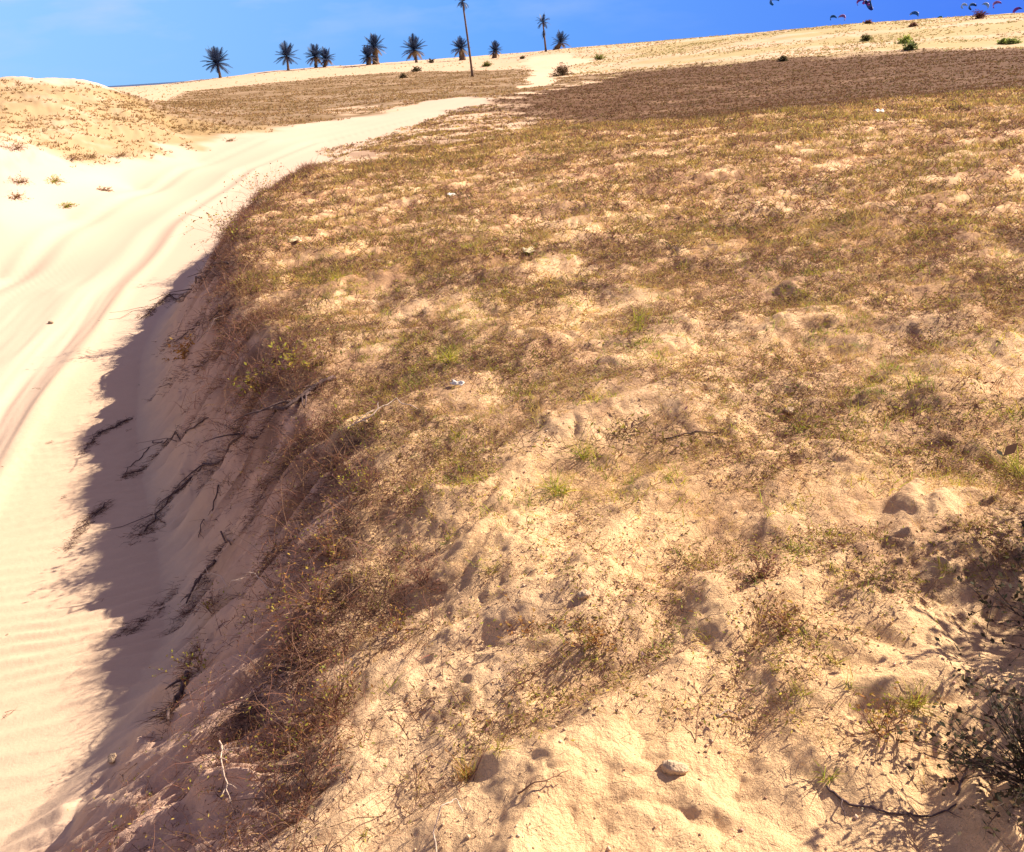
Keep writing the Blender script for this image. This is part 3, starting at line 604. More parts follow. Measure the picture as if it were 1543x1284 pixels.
# ---------------------------------------------------------------- tubes: roots, sticks
def tube_mesh(name, pts, rad, mat, seg=6):
    pts = np.array(pts, float); n = len(pts); V = []
    for i in range(n):
        d = pts[min(i+1, n-1)]-pts[max(i-1, 0)]; d /= np.linalg.norm(d)+1e-9
        a = np.cross(d, (0, 0, 1.) if abs(d[2]) < .9 else (1., 0, 0)); a /= np.linalg.norm(a); b = np.cross(d, a)
        for k in range(seg):
            t = 2*math.pi*k/seg; V.append(pts[i]+(a*math.cos(t)+b*math.sin(t))*rad[i])
    q = [[i*seg+k, i*seg+(k+1) % seg, (i+1)*seg+(k+1) % seg, (i+1)*seg+k] for i in range(n-1) for k in range(seg)]
    V.append(pts[0]); V.append(pts[-1]); a0 = len(V)-2
    t3 = [[a0, (k+1) % seg, k] for k in range(seg)]+[[a0+1, (n-1)*seg+k, (n-1)*seg+(k+1) % seg] for k in range(seg)]
    return np.array(V), np.array(q), np.array(t3)
M_root = plain('weathered_root', (.15, .10, .09), .9, .5, 60, .4); M_stalk = plain('bleached_stalk', (.62, .48, .36), .8, .25, 80, .2)
M_rust = plain('dry_stem', (.34, .19, .11), .85, .35, 80, .2)
def stick(name, pix, r0, r1, mat, label, cat, lift=.0, arch=None, seed=0, side=0, group=None):
    rs = random.Random(seed); P3 = []
    ctrl = [at(*p) for p in pix]
    for i in range(len(ctrl)-1):
        for k in range(6):
            t = k/6; P3.append([ctrl[i][j]*(1-t)+ctrl[i+1][j]*t for j in range(3)])
    P3.append(list(ctrl[-1])); n = len(P3); L = math.dist(ctrl[0], ctrl[-1])
    Z = height(np.array([p[0] for p in P3]), np.array([p[1] for p in P3]))
    for i, p in enumerate(P3):
        u = i/(n-1); a = (arch[int(u*(len(arch)-1))]*(1-(u*(len(arch)-1)) % 1)+arch[min(int(u*(len(arch)-1))+1, len(arch)-1)]*((u*(len(arch)-1)) % 1)) if arch else 0
        p[2] = Z[i]+lift+a; p[0] += rs.gauss(0, L*.008); p[1] += rs.gauss(0, L*.008)
    parts = []; rad = [r0+(r1-r0)*i/(n-1) for i in range(n)]
    V, q, t3 = tube_mesh(name, P3, rad, mat); allV = [V]; qs = [q]; ts = [t3]; o = len(V)
    for s_ in range(side):
        i = rs.randint(2, n-3); p = np.array(P3[i]); d = np.array(P3[i+1])-np.array(P3[i-1]); d /= np.linalg.norm(d)
        sd = np.array((-d[1], d[0], .1))*rs.choice((-1, 1)); ll = L*rs.uniform(.12, .3)
        pts = [p+(d*.6+sd*.7)*ll*t+np.array((0, 0, 1))*.25*ll*t*(1-t)+np.array((rs.gauss(0, 1), rs.gauss(0, 1), 0))*ll*.05 for t in (0, .3, .65, 1)]
        zz = height(np.array([q_[0] for q_ in pts]), np.array([q_[1] for q_ in pts]))
        for q_, z_ in zip(pts, zz): q_[2] = max(q_[2], z_+r1)
        v, qq, tt = tube_mesh(name, pts, [rad[i]*.7, rad[i]*.55, rad[i]*.4, rad[i]*.2], mat, 5); allV.append(v); qs.append(qq+o); ts.append(tt+o); o += len(v)
    ob = link(name, mesh_from(name, np.vstack(allV), [np.vstack(qs), np.vstack(ts)], mat, smooth=True)); tag(ob, label, cat, group); return ob
GR = 'roots and dead stems on the shaded bank'
stick('exposed_root', [(500,575),(430,620),(380,665),(320,705),(262,745),(215,805)], 0.0150, 0.0048, M_root, 'longest thick dark root running down the shaded bank', 'root', .012, seed=1, side=11, group=GR)
stick('exposed_root', [(312,632),(290,650),(255,665),(228,668)], 0.0070, 0.0036, M_root, 'short dark root above the longest root on the bank', 'root', .01, seed=2, side=2, group=GR)
stick('exposed_root', [(225,675),(200,700),(185,722)], 0.0045, 0.0018, M_root, 'thin root tip below the short dark root near the shadow edge', 'root', .006, seed=3, side=2, group=GR)
stick('exposed_root', [(330,735),(322,760),(305,790),(300,815)], 0.0050, 0.0024, M_root, 'bent forked root in the middle of the shaded bank', 'root', .014, seed=4, side=5, group=GR)
stick('exposed_root', [(335,805),(350,828)], 0.0055, 0.0036, M_root, 'stubby black root sticking out beneath the forked root', 'root', .02, seed=5, side=0, group=GR)
stick('exposed_root', [(450,815),(430,825),(405,838),(398,850)], 0.0065, 0.0042, M_root, 'dark root beside the lip, right of the stubby one', 'root', .015, seed=6, side=5, group=GR)
stick('exposed_root', [(345,400),(300,420),(255,445),(215,480)], 0.0140, 0.0048, M_root, 'dark root running down the bank under its bend', 'root', .015, seed=7, side=8, group=GR)
stick('exposed_root', [(350,465),(325,490),(290,500),(245,525)], 0.0100, 0.0036, M_root, 'second dark root under the bend of the bank', 'root', .012, seed=8, side=4, group=GR)
stick('exposed_root', [(325,850),(305,870),(290,895),(282,915)], 0.0090, 0.0048, M_root, 'thick dark root at the foot of the spindly bush', 'root', .02, seed=9, side=4, group=GR)
stick('exposed_root', [(285,1020),(275,1045),(262,1065),(255,1092)], 0.0110, 0.0072, M_root, 'black clotted root end at the lowest part of the bank', 'root', .02, seed=10, side=6, group=GR)
stick('exposed_root', [(160,760),(145,775),(130,790),(112,805)], 0.0035, 0.0018, M_root, 'thin rooting stem crossing the shadow edge onto ripples', 'root', .008, seed=12, side=8, group=GR)
stick('exposed_root', [(200,632),(175,645),(150,655),(138,668)], 0.0045, 0.0024, M_root, 'rooting stem on lit sand above the ripples', 'root', .008, seed=13, side=8, group=GR)
stick('dry_twig', [(660,1300),(655,1270),(668,1245),(690,1228),(700,1240)], .0022, .0016, M_stalk, 'curled pale stem rising at the bottom centre edge', 'twig', .004, arch=[0,.03,.06,.05,.03], seed=15)
stick('dry_twig', [(1083,1082),(1097,1076),(1115,1080)], .0022, .0016, M_stalk, 'short pale curved straw lying in the shadow blotch', 'twig', .004, arch=[0,.012,.0], seed=16)
stick('dry_twig', [(1048,1120),(1050,1095),(1052,1080)], .0018, .001, M_rust, 'thin upright red stem beside the pale curved straw', 'twig', .0, arch=[0,.02,.04], seed=17)
stick('dry_twig', [(780,1200),(820,1185),(860,1170)], .0026, .001, M_rust, 'reddish forked stem on sand right of the orange tuft', 'twig', .004, arch=[0,.012,.02], seed=18, side=4)
stick('dry_twig', [(420,895),(365,905),(310,880)], .003, .0016, M_stalk, 'long pale stem bending out over the bank face', 'twig', .03, arch=[0,.08,.09], seed=19, side=3)
stick('dry_twig', [(830,1000),(790,1030),(745,1065)], .0030, .0014, M_rust, 'pair of straight straw stems on the bright sand lobe', 'twig', .004, arch=[.01,.02,.0], seed=20, side=3)
stick('creeping_vine', [(1245,1190),(1280,1215),(1340,1228),(1400,1232),(1440,1215)], .0035, .0022, M_root, 'dark creeping stem linking the green sprig to the corner shrub', 'twig', .004, seed=21, side=4)
stick('creeping_vine', [(1440,1200),(1455,1170),(1490,1140)], .0035, .0022, M_root, 'dark wiry stem arching up by the corner shrub', 'twig', .004, arch=[0,.02,.05], seed=22, side=2)
stick('dead_branch', [(520,650),(560,650),(600,628),(632,640)], .005, .002, M_stalk, 'grey bare branch on the bank lip beyond the olive bush', 'branch', .02, arch=[.0,.06,.09,.07], seed=23, side=6)
stick('dead_branch', [(340,1150),(345,1190),(352,1230)], .0028, .0016, M_stalk, 'thin bleached branching twig on the lower left slope', 'branch', .0, arch=[.10,.05,0], seed=24, side=5)
stick('dead_branch', [(1000,665),(1060,655),(1110,640)], .004, .0018, M_root, 'dark fallen twig on the sand right of the middle', 'branch', .006, seed=25, side=4)

# litter and pebbles
def lump(name, px, py, size, mat, label, cat, seed, sq=(1, .8, .5), group=None, bur=.35):
    p = at(px, py); rs = np.random.RandomState(seed)
    nlat, nlon = 10, 14; V = []
    for i in range(nlat+1):
        th = math.pi*i/nlat
        for j in range(nlon):
            ph = 2*math.pi*j/nlon; d = np.array((math.sin(th)*math.cos(ph), math.sin(th)*math.sin(ph), math.cos(th)))
            k = 1+.28*float(perlin(np.array([d[0]*1.7+seed]), np.array([d[1]*1.7+d[2]*2.3]), seed)[0])+.1*float(perlin(np.array([d[0]*4+seed]), np.array([d[1]*4+d[2]*5]), seed)[0])
            V.append(d*k*size*np.array(sq))
    q = np.array([[i*nlon+j, (i+1)*nlon+j, (i+1)*nlon+(j+1) % nlon, i*nlon+(j+1) % nlon] for i in range(nlat) for j in range(nlon)])
    o = link(name, mesh_from(name, np.array(V), [q], mat, smooth=True), loc=(p[0], p[1], p[2]+size*sq[2]*(1-bur)-.004)); o.rotation_euler = (0, 0, seed*.7)
    tag(o, label, cat, group)
M_white = plain('white_paper', (.70, .66, .58), .6, .12, 30, .3); M_stone = plain('sandstone_pebble', (.50, .37, .24), .9, .3, 50, .6)
M_clod = plain('packed_sand_clod', (.56, .41, .26), .95, .25, 60, .8)
M_cream = plain('cream_plastic', (.72, .62, .36), .5, .1, 30, .2)
def scrap(px, py, w, d, mat, label, seed, rz=0):
    p = at(px, py); rs = random.Random(seed); n = 7; V = []
    for i in range(n):
        for j in range(n):
            x_ = (i/(n-1)-.5)*w; y_ = (j/(n-1)-.5)*d; e = max(abs(i/(n-1)-.5), abs(j/(n-1)-.5))*2
            V.append((x_*(1-.12*rs.random()), y_*(1-.12*rs.random()), .18*w*(.5+.5*math.sin(i*1.3+seed)*math.cos(j*1.1))+rs.uniform(0, .04)*w))
    q = np.array([[i*n+j, (i+1)*n+j, (i+1)*n+j+1, i*n+j+1] for i in range(n-1) for j in range(n-1)])
    o = link('paper_scrap', mesh_from('paper_scrap', np.array(V), [q], mat, smooth=True), loc=(p[0], p[1], p[2]+.01)); o.rotation_euler = (.35, 0, rz)
    so = o.modifiers.new('Thick', 'SOLIDIFY'); so.thickness = .004
    tag(o, label, 'litter')
scrap(797,380,.12,.09, M_cream, 'cream crumpled scrap on the grass above the middle', 1, .4)
scrap(690,582,.09,.035, M_white, 'white torn strip beside the green tuft left of the middle', 2, -.6)
scrap(445,366,.16,.08, M_cream, 'yellowish scrap near the bend of the bank', 3, .2)
scrap(680,296,.15,.1, M_white, 'small white scrap far up the grassy rise', 4, .9)
scrap(1325,170,.25,.14, M_white, 'pale scrap on the far edge of the rise at right', 5, .3)
lump('sand_clod', 1015,1160,.026, M_clod, 'rounded sand clod with a dark shadow, lower right of centre', 'clod', 31, (1.3,.8,.6))
lump('sand_clod', 880,900,.02, M_clod, 'small clod on the bright lobe above centre bottom', 'clod', 32, (1.2,.9,.7))
lump('sand_clod', 1190,620,.03, M_clod, 'pale clod in the grass right of the middle', 'clod', 33, (1.3,.9,.5))
lump('sand_clod', 170,1145,.022, M_clod, 'clod with debris at the tip of the bank shadow', 'clod', 34, (1.4,.8,.6))
lump('pebble', 77,487,.035, M_stone, 'yellow pebble alone on the pale track', 'pebble', 35, (1.4,.9,.6))
lump('pebble', 270,455,.03, M_stone, 'pebble in the shade under the bank bend', 'pebble', 36)
lump('pebble', 12,957,.012, M_stone, 'small dark pebble on the ripples at the left edge', 'pebble', 37)
# small plants on the white left face
lf = [(22,298,'small dark tuft low on the white face at the left edge',.25),(28,275,'dark tuft above the lowest one on the white left face',.28),(20,225,'dark drooping clump under the left dune edge, leftmost',.4),
      (108,240,'dark creeping clump hanging on the left dune edge',.4),(135,237,'brown clump right of the creeping clump on the dune edge',.35),(178,236,'largest brown clump at the right end of the dune edge',.45),
      (80,274,'green creeping plant on the white left face',.28),(157,287,'lone brown tuft low on the white face near the track',.25),(100,312,'small yellow green tuft near the left track edge',.2),(345,213,'small dark tuft where the track bends away',.25)]
for i, (px, py, lb, s_) in enumerate(lf):
    green = 'green' in lb
    plant('dune_creeper', px, py, lb, 'plant', 'small plants on the white left dune face', seed=430+i, h=s_*.28, w=s_*1.1, nst=26, tw=TWIG, lc=(GREEN if green else HERBL+TWIG), leaves=4, leafL=.03, thick=.007, el=(0, 35))
# bushes far off
fb = [(1475,28,'rounded dark red bush on the skyline at far right',1.4,[(.10,.035,.035),(.14,.05,.04)]),(1308,36,'low dark bush on the skyline right of the three kites',.7,TWIG),
      (1305,62,'dark green bush on the pale dune below the skyline',.8,[(.16,.16,.06)]),(1363,66,'bright green bush on the pale dune slope',.9,[(.32,.38,.08)]),
      (1372,75,'dark green bush just below the bright green one',.8,[(.17,.20,.07)]),(1525,67,'green bush at the right end of the pale dune foot',.6,[(.26,.30,.09)]),
      (1512,66,'small green bush next to the right end bush',.5,[(.28,.32,.09)]),(1376,40,'dark low scrub under the skyline at right',.6,TWIG),
      (903,90,'yellow green bush on the dune right of the sandy path',1.0,[(.28,.30,.08),(.20,.2,.06)]),(627,108,'dark flat bush between the fifth and sixth palm',1.0,[(.12,.10,.05)]),
      (733,100,'olive bush right of the tall palm trunk',1.0,[(.22,.22,.06)]),(787,89,'tiny dark bush on the skyline left of the thin palm',.5,[(.12,.10,.05)]),
      (848,114,'wide dark bush in the hollow at the path edge',1.5,[(.11,.08,.05),(.16,.1,.05)]),(608,118,'dark low bush at the edge of the flat',.7,[(.14,.10,.05)]),
      (1180,92,'small bush at the dark heath edge',.5,[(.12,.10,.05)]),(650,95,'long dark scrub strip on the skyline left of the tall palm',.9,[(.12,.10,.06)])]
for i, (px, py, lb, s_, lc) in enumerate(fb):
    plant('bush', px, py, lb, 'bush', 'bushes on the distant dunes', seed=460+i, h=s_*.55, w=s_*1.0, nst=40, tw=lc, lc=lc, leaves=6, leafL=.16, thick=.05, el=(5, 85))

# ---------------------------------------------------------------- palms
M_trunk = plain('palm_bark', (.22, .15, .10), .9, .4, 6, .6); M_frond = leafmat('palm_frond', .25, .5)
def palm(name, px, top, base, crown, label, dist, dry=0., lean=0., thick=.16, nf=38, droop=.8, seed=0, tail=False):
    bx, by_, bz = atY(px[1], base, dist)
    gz = float(height(np.array([bx]), np.array([by_]))[0]); 
    tx, ty_, tz = atY(px[0], top, dist); Rr = crown*.98/F*dist; Ht = tz-min(gz, bz)
    e = empty(name, (bx, by_, gz-.1)); tag(e, label, 'palm tree', 'palm trees along the dunes')
    n = 12; rs = np.random.RandomState(seed); dx = tx-bx; hz = tz-gz+.1
    pts = [(dx*(t**1.15), .1*math.sin(t*3), hz*t) for t in np.linspace(0, 1, n)]
    rad = [thick*(1.35-.5*t+.25*max(0, 1-t*6))*(1+.06*math.sin(i*2.1)) for i, t in enumerate(np.linspace(0, 1, n))]
    V, q, t3 = tube_mesh('trunk', pts, rad, M_trunk, 10); link('trunk', mesh_from('trunk', V, [q, t3], M_trunk, smooth=True), e)
    VV = []; FF = []; CC = []; o = 0; top_ = np.array(pts[-1])
    for i in range(nf):
        az = i*2.39996+rs.rand()*.3; u = (i+.5)/nf; el = math.radians(82-118*u+rs.normal()*7); old = u > .78
        d = np.array((math.cos(el)*math.cos(az), math.cos(el)*math.sin(az), math.sin(el))); L = Rr*(.9+.25*rs.rand())
        p = top_.copy(); dd = d.copy(); sp = []; ns = 9
        for k in range(ns+1):
            sp.append((p.copy(), dd.copy())); p = p+dd*L/ns; dd = dd+np.array((0, 0, -1))*droop/ns*(.4+k/ns*1.2)*max(.2, math.cos(el)); dd /= np.linalg.norm(dd)
        base_c = np.array((.035, .055, .11)) if not (old and dry) else np.array((.22, .15, .08))  # blue haze over the backlit crowns is put into the frond colour
        base_c = base_c*(.8+.5*rs.rand())
        side = np.cross(d, (0, 0, 1.)); side /= np.linalg.norm(side)+1e-6
        # rachis
        for k in range(ns):
            a, b = sp[k][0], sp[k+1][0]; w = Rr*.012*(1-k/ns*.7)
            VV += [a-side*w, a+side*w, b+side*w, b-side*w]; FF.append([o, o+1, o+2, o+3]); CC += [base_c*1.4]*4; o += 4
        # leaflets on both sides
        for k in range(1, ns+1):
            for h_ in (0, .5):
                pp = sp[k][0]-sp[k][1]*L/ns*h_; t = (k-h_)/ns; ll = L*.34*math.sin(math.pi*min(1, .18+t*.80))**.7
                for s_ in (-1, 1):
                    dl = sp[k][1]*.75+side*s_*.8+np.array((0, 0, -.28)); dl /= np.linalg.norm(dl); w = sp[k][1]*L*.03
                    VV += [pp-w, pp+w, pp+dl*ll]; FF.append([o, o+1, o+2]); CC += [base_c]*3; o += 3
    q4 = np.array([f for f in FF if len(f) == 4]); q3 = np.array([f for f in FF if len(f) == 3])
    link('crown', mesh_from('crown', np.array(VV), [q4, q3], M_frond, np.array(CC)), e)
    if dry:
        # collar of old leaf bases and dead fronds under the crown
        vv = []; ff = []; o = 0
        for i in range(46):
            az = rs.rand()*6.28; hh = hz*(.25+.75*rs.rand()) if hz < 3.5 else hz-Rr*(.1+.7*rs.rand()); t_ = hh/hz
            c = np.array((dx*t_**1.15, 0, hh)); out = np.array((math.cos(az), math.sin(az), .0)); sd = np.array((-out[1], out[0], 0))
            L = Rr*(.16+.22*rs.rand()); a = c+out*thick*.8
            vv += [a-sd*.09, a+sd*.09, a+out*L*.6-np.array((0, 0, L*.8)*1)]; ff.append([o, o+1, o+2]); o += 3
        link('dead_fronds', mesh_from('dead_fronds', np.array(vv), [np.array(ff)], M_trunk), e)
    if tail:
        vv = []; ff = []; o = 0
        for i in range(26):
            c = np.array((dx*.75, 0, hz-Rr*(.6+.9*rs.rand()))); az = rs.rand()*6.28; out = np.array((math.cos(az), math.sin(az), -1.2)); L = Rr*.35*(.5+rs.rand())
            sd = np.array((-out[1], out[0], 0)); vv += [c-sd*.12, c+sd*.12, c+out*L]; ff.append([o, o+1, o+2]); o += 3
        link('hanging_frond', mesh_from('hanging_frond', np.array(vv), [np.array(ff)], M_frond, np.full((len(vv), 3), .06)), e)
palm('palm_tree', (327,332), 95, 117, 21, 'leftmost palm, squat and dark with a full round crown', 180, thick=.20, seed=1)
palm('palm_tree', (432,434), 84, 102, 19, 'second palm from the left, star shaped with spread fronds', 185, thick=.2, seed=2, nf=28, droop=.55)
palm('palm_tree', (475,476), 85, 101, 16, 'left one of the two short palms standing close together', 185, dry=1, thick=.25, seed=3)
palm('palm_tree', (491,489), 88, 101, 14, 'right one of the two short palms standing close together', 186, dry=1, thick=.25, seed=4)
palm('palm_tree', (564,567), 71, 99, 17, 'tallest short palm with a shaggy brown trunk and two-tier look', 185, dry=1, thick=.5, seed=5)
palm('palm_tree', (555,556), 86, 101, 15, 'small palm tucked under the shaggy brown palm', 183, dry=1, thick=.4, seed=6)
palm('palm_tree', (624,628), 75, 97, 19, 'palm with a wide fan crown left of the tall trunk', 184, thick=.22, dry=1, seed=7)
palm('palm_tree', (694,697), 73, 91, 15, 'brown stemmed palm right behind the tall thin trunk', 182, dry=1, thick=.5, seed=8)
palm('coconut_palm', (697,712), 3, 114, 12, 'tallest palm with a bare thin trunk leaving the top of the picture', 110, thick=.11, nf=12, droop=2.6, seed=9)
palm('palm_tree', (746,745), 76, 88, 12, 'smallest palm, right of the tall trunk', 178, dry=1, thick=.4, seed=10)
palm('coconut_palm', (818,823), 33, 86, 12, 'slender palm with a small tattered crown beside the path', 175, thick=.15, nf=18, droop=1.6, seed=11, tail=True)
palm('palm_tree', (845,838), 64, 83, 15, 'rightmost palm, leaning right at the end of the row', 176, dry=1, thick=.4, seed=12, nf=26)

# ---------------------------------------------------------------- kites over the sea
def kitemat(name, c1, c2):
    m, nt = newmat(name); L = nt.links.new
    tc = N(nt, 'ShaderNodeTexCoord'); sx = N(nt, 'ShaderNodeSeparateXYZ'); L(tc.outputs['Object'], sx.inputs[0])
    ab = N(nt, 'ShaderNodeMath', operation='ABSOLUTE'); L(sx.outputs[0], ab.inputs[0])
    gt = N(nt, 'ShaderNodeMath', operation='GREATER_THAN'); L(ab.outputs[0], gt.inputs[0]); gt.inputs[1].default_value = 2.2
    mx = N(nt, 'ShaderNodeMix', data_type='RGBA'); L(gt.outputs[0], mx.inputs[0]); mx.inputs[6].default_value = (*c1, 1); mx.inputs[7].default_value = (*c2, 1)
    p = N(nt, 'ShaderNodeBsdfPrincipled'); p.inputs['Roughness'].default_value = .5; L(mx.outputs[2], p.inputs['Base Color'])
    o = N(nt, 'ShaderNodeOutputMaterial'); L(p.outputs[0], o.inputs['Surface']); return m
def kite(px, py, wpx, rot, c1, c2, label, seed):
    D = 620; loc = atY(px, py, D); W = wpx*.95/F*D; rs = random.Random(seed)
    e = empty('kite', loc); e.rotation_euler = (math.radians(-48), math.radians(rot), math.radians(rs.uniform(-50, 50))); tag(e, label, 'kite', 'kites flying over the sea')
    m = kitemat('kite_cloth', c1, c2); V = []; n = 14; R_ = W*.5
    for i in range(n+1):
        a = math.radians(-100+200*i/n); ch = W*.42*math.cos(a*.72)+.06*W
        for j in range(4):
            t = j/3; V.append((R_*math.sin(a), (t-.3)*ch, R_*math.cos(a)*1.15+.10*ch*math.sin(math.pi*t)))
    q = np.array([[i*4+j, (i+1)*4+j, (i+1)*4+j+1, i*4+j+1] for i in range(n) for j in range(3)])
    link('canopy', mesh_from('canopy', np.array(V), [q], m, smooth=True), e)
    pts = [V[i*4] for i in range(n+1)]; v, q, t = tube_mesh('leading_edge', pts, [W*.045*math.sin(math.pi*(i+.6)/(n+1.2))+.02 for i in range(n+1)], m, 8)
    link('leading_edge', mesh_from('leading_edge', v, [q, t], m, smooth=True), e)
NV = (.02,.03,.16); MG = (.55,.05,.35); TL = (.03,.16,.30); PK = (.75,.25,.45); WH = (.6,.65,.7); RD = (.30,.03,.08)
for a in [(1169,3,14,-25,NV,TL,'dark kite alone at the top, farthest left of the kites'),(1297,4,10,-35,MG,NV,'magenta edged kite, left of the three in a cluster'),
          (1306,6,11,10,NV,MG,'dark navy kite in the middle of the cluster of three'),(1313,8,14,55,TL,NV,'larger dark teal kite, right of the cluster of three'),
          (1256,28,9,-15,TL,NV,'low teal kite, left of the low pair near the skyline'),(1268,28,10,25,PK,TL,'pinkish low kite, right of the low pair near the skyline'),
          (1377,24,12,20,(.10,.25,.5),TL,'faint blue kite between the cluster and the red bush'),(1416,29,8,0,(.05,.25,.2),TL,'tiny green kite just on the skyline'),
          (1454,10,9,-20,WH,NV,'dark kite with a white wing left of the red bush'),(1467,11,11,-25,TL,NV,'dark teal kite directly above the red bush'),
          (1484,10,10,40,WH,(.2,.4,.8),'pale white kite above right of the red bush'),(1503,8,11,-30,PK,MG,'bright pink kite high at the far right'),
          (1534,18,12,-45,MG,NV,'magenta and navy kite at the right edge')]:
    kite(*a, seed=a[0])

# ---------------------------------------------------------------- sea
def sea():
    m, nt = newmat('sea_water'); p = N(nt, 'ShaderNodeBsdfPrincipled'); p.inputs['Base Color'].default_value = (.01, .05, .12, 1); p.inputs['Roughness'].default_value = .35
    tc = N(nt, 'ShaderNodeTexCoord'); no = N(nt, 'ShaderNodeTexNoise'); no.inputs['Scale'].default_value = .15; nt.links.new(tc.outputs['Object'], no.inputs['Vector'])
    b = N(nt, 'ShaderNodeBump'); b.inputs['Strength'].default_value = .8; b.inputs['Distance'].default_value = 1.5; nt.links.new(no.outputs['Fac'], b.inputs['Height']); nt.links.new(b.outputs[0], p.inputs['Normal'])
    o = N(nt, 'ShaderNodeOutputMaterial'); nt.links.new(p.outputs[0], o.inputs['Surface'])
    rr = [400, 1000, 3000, 9000, 24000]; na = 96; V = [(r*math.sin(2*math.pi*k/na), r*math.cos(2*math.pi*k/na), -3.2) for r in rr for k in range(na)]
    q = np.array([[i*na+k, (i+1)*na+k, (i+1)*na+(k+1) % na, i*na+(k+1) % na] for i in range(len(rr)-1) for k in range(na)])[:, ::-1]
    ob = link('sea', mesh_from('sea', np.array(V), [q], m)); tag(ob, 'dark blue sea on the horizon', 'sea', kind='structure')
sea()

# ---------------------------------------------------------------- light
SAZ, SEL = math.radians(61), math.radians(36)         # sun to the right of the view, low
sun = bpy.data.lights.new('sun', 'SUN'); sun.energy = 4.9; sun.angle = math.radians(.55); sun.color = (1, .87, .73)
so = bpy.data.objects.new('sun', sun); C.objects.link(so)
from mathutils import Vector, Matrix
S = Vector((math.cos(SEL)*math.sin(SAZ), math.cos(SEL)*math.cos(SAZ), math.sin(SEL)))
so.rotation_euler = S.to_track_quat('Z', 'Y').to_euler(); so.location = (10, 10, 20)
w = bpy.data.worlds.new('World'); sc.world = w; w.use_nodes = True; nt = w.node_tree; nt.nodes.clear(); L = nt.links.new
sky = N(nt, 'ShaderNodeTexSky'); sky.sky_type = 'NISHITA'; sky.sun_disc = False; sky.sun_elevation = SEL; sky.sun_rotation = SAZ; sky.air_density = 1.2; sky.dust_density = .3; sky.ozone_density = 3
bg1 = N(nt, 'ShaderNodeBackground'); bg1.inputs[1].default_value = .078
tn = N(nt, 'ShaderNodeMix', data_type='RGBA', blend_type='MULTIPLY'); tn.inputs[0].default_value = 1; L(sky.outputs[0], tn.inputs[6]); tn.inputs[7].default_value = (1.32, .71, .68, 1); L(tn.outputs[2], bg1.inputs[0])
tc = N(nt, 'ShaderNodeTexCoord'); nv = N(nt, 'ShaderNodeVectorMath', operation='NORMALIZE'); L(tc.outputs['Generated'], nv.inputs[0])
sx = N(nt, 'ShaderNodeSeparateXYZ'); L(nv.outputs[0], sx.inputs[0])
mr = N(nt, 'ShaderNodeMapRange'); L(sx.outputs[0], mr.inputs[0]); mr.inputs[1].default_value = -.52; mr.inputs[2].default_value = .52
cr = N(nt, 'ShaderNodeValToRGB'); L(mr.outputs[0], cr.inputs[0])
e = cr.color_ramp.elements; e[0].position = 0; e[0].color = (.33, .62, 1, 1); e[1].position = 1; e[1].color = (.06, .19, .88, 1)
k = cr.color_ramp.elements.new(.5); k.color = (.15, .40, .96, 1)
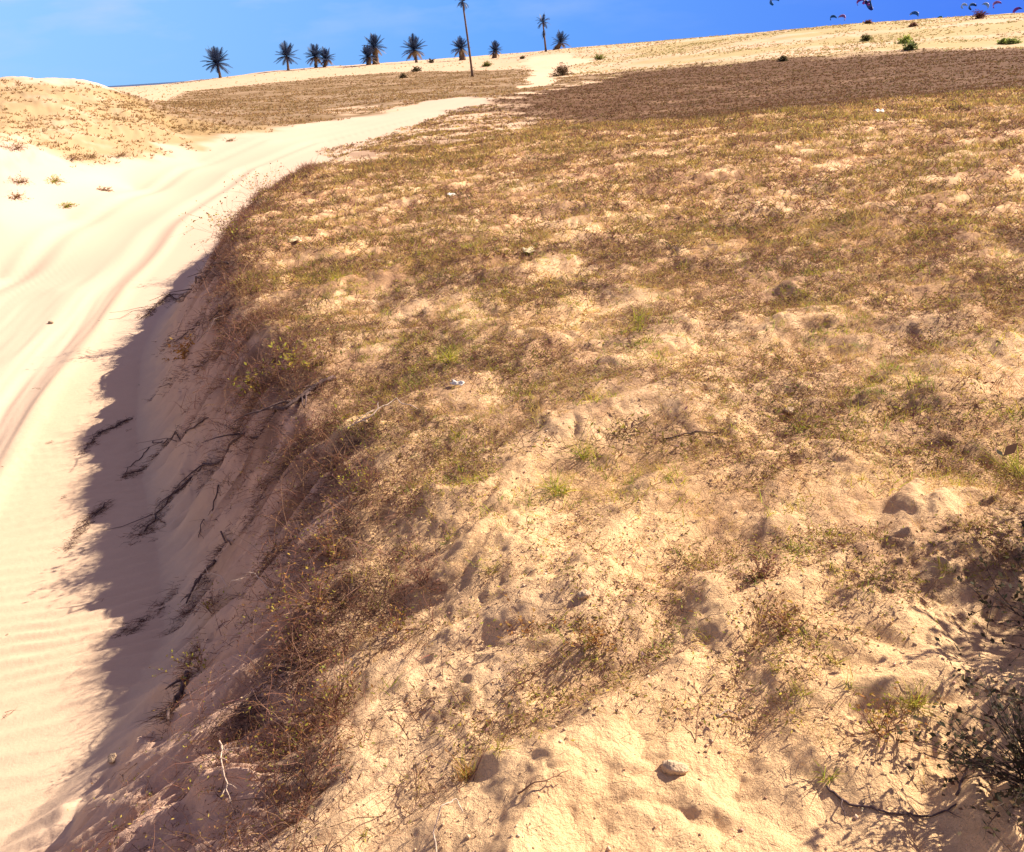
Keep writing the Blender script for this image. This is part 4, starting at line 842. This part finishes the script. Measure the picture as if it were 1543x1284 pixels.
# lift toward the horizon, thin cloud wisps
mz = N(nt, 'ShaderNodeMapRange'); L(sx.outputs[2], mz.inputs[0]); mz.inputs[1].default_value = 0; mz.inputs[2].default_value = .07; mz.inputs[3].default_value = 0; mz.inputs[4].default_value = 1
sc_ = N(nt, 'ShaderNodeVectorMath', operation='MULTIPLY'); L(nv.outputs[0], sc_.inputs[0]); sc_.inputs[1].default_value = (9, 9, 34)
no = N(nt, 'ShaderNodeTexNoise'); no.inputs['Scale'].default_value = 1; no.inputs['Detail'].default_value = 6; L(sc_.outputs[0], no.inputs['Vector'])
nm = N(nt, 'ShaderNodeMapRange'); L(no.outputs['Fac'], nm.inputs[0]); nm.inputs[1].default_value = .48; nm.inputs[2].default_value = .78; nm.inputs[3].default_value = 0; nm.inputs[4].default_value = .75
cm = N(nt, 'ShaderNodeMath', operation='MULTIPLY'); L(nm.outputs[0], cm.inputs[0]); L(mz.outputs[0], cm.inputs[1])
lx = N(nt, 'ShaderNodeMapRange'); L(sx.outputs[0], lx.inputs[0]); lx.inputs[1].default_value = -.5; lx.inputs[2].default_value = .35; lx.inputs[3].default_value = 1; lx.inputs[4].default_value = .15
cm2 = N(nt, 'ShaderNodeMath', operation='MULTIPLY'); L(cm.outputs[0], cm2.inputs[0]); L(lx.outputs[0], cm2.inputs[1])
mc = N(nt, 'ShaderNodeMix', data_type='RGBA'); L(cm2.outputs[0], mc.inputs[0]); L(cr.outputs[0], mc.inputs[6]); mc.inputs[7].default_value = (.55, .66, .80, 1)
bg2 = N(nt, 'ShaderNodeBackground'); bg2.inputs[1].default_value = .47; L(mc.outputs[2], bg2.inputs[0])
ms = N(nt, 'ShaderNodeMixShader')
me_ = N(nt, 'ShaderNodeMapRange'); L(sx.outputs[2], me_.inputs[0]); me_.inputs[1].default_value = .08; me_.inputs[2].default_value = .22; me_.inputs[3].default_value = 1; me_.inputs[4].default_value = 0
L(me_.outputs[0], ms.inputs[0]); L(bg1.outputs[0], ms.inputs[1]); L(bg2.outputs[0], ms.inputs[2])
wo = N(nt, 'ShaderNodeOutputWorld'); L(ms.outputs[0], wo.inputs['Surface'])

cam = bpy.data.cameras.new('camera'); co = bpy.data.objects.new('camera', cam); C.objects.link(co); sc.camera = co
cam.sensor_width = 36; cam.sensor_fit = 'HORIZONTAL'; cam.lens = F/1543*36; cam.clip_start = .05; cam.clip_end = 60000
fwd = Vector((0, math.cos(P), -math.sin(P))); upp = Vector((0, math.sin(P), math.cos(P))); rt = Vector((1, 0, 0))
xr = rt*math.cos(R)-upp*math.sin(R); yr = rt*math.sin(R)+upp*math.cos(R)
mt = Matrix((xr, yr, -fwd)).transposed().to_4x4(); mt.translation = (0, 0, H); co.matrix_world = mt
sc.view_settings.view_transform = 'Standard'; sc.view_settings.look = 'None'; sc.view_settings.gamma = 1; sc.view_settings.exposure = 1.2
sc.cycles.max_bounces = 5; sc.cycles.transparent_max_bounces = 4
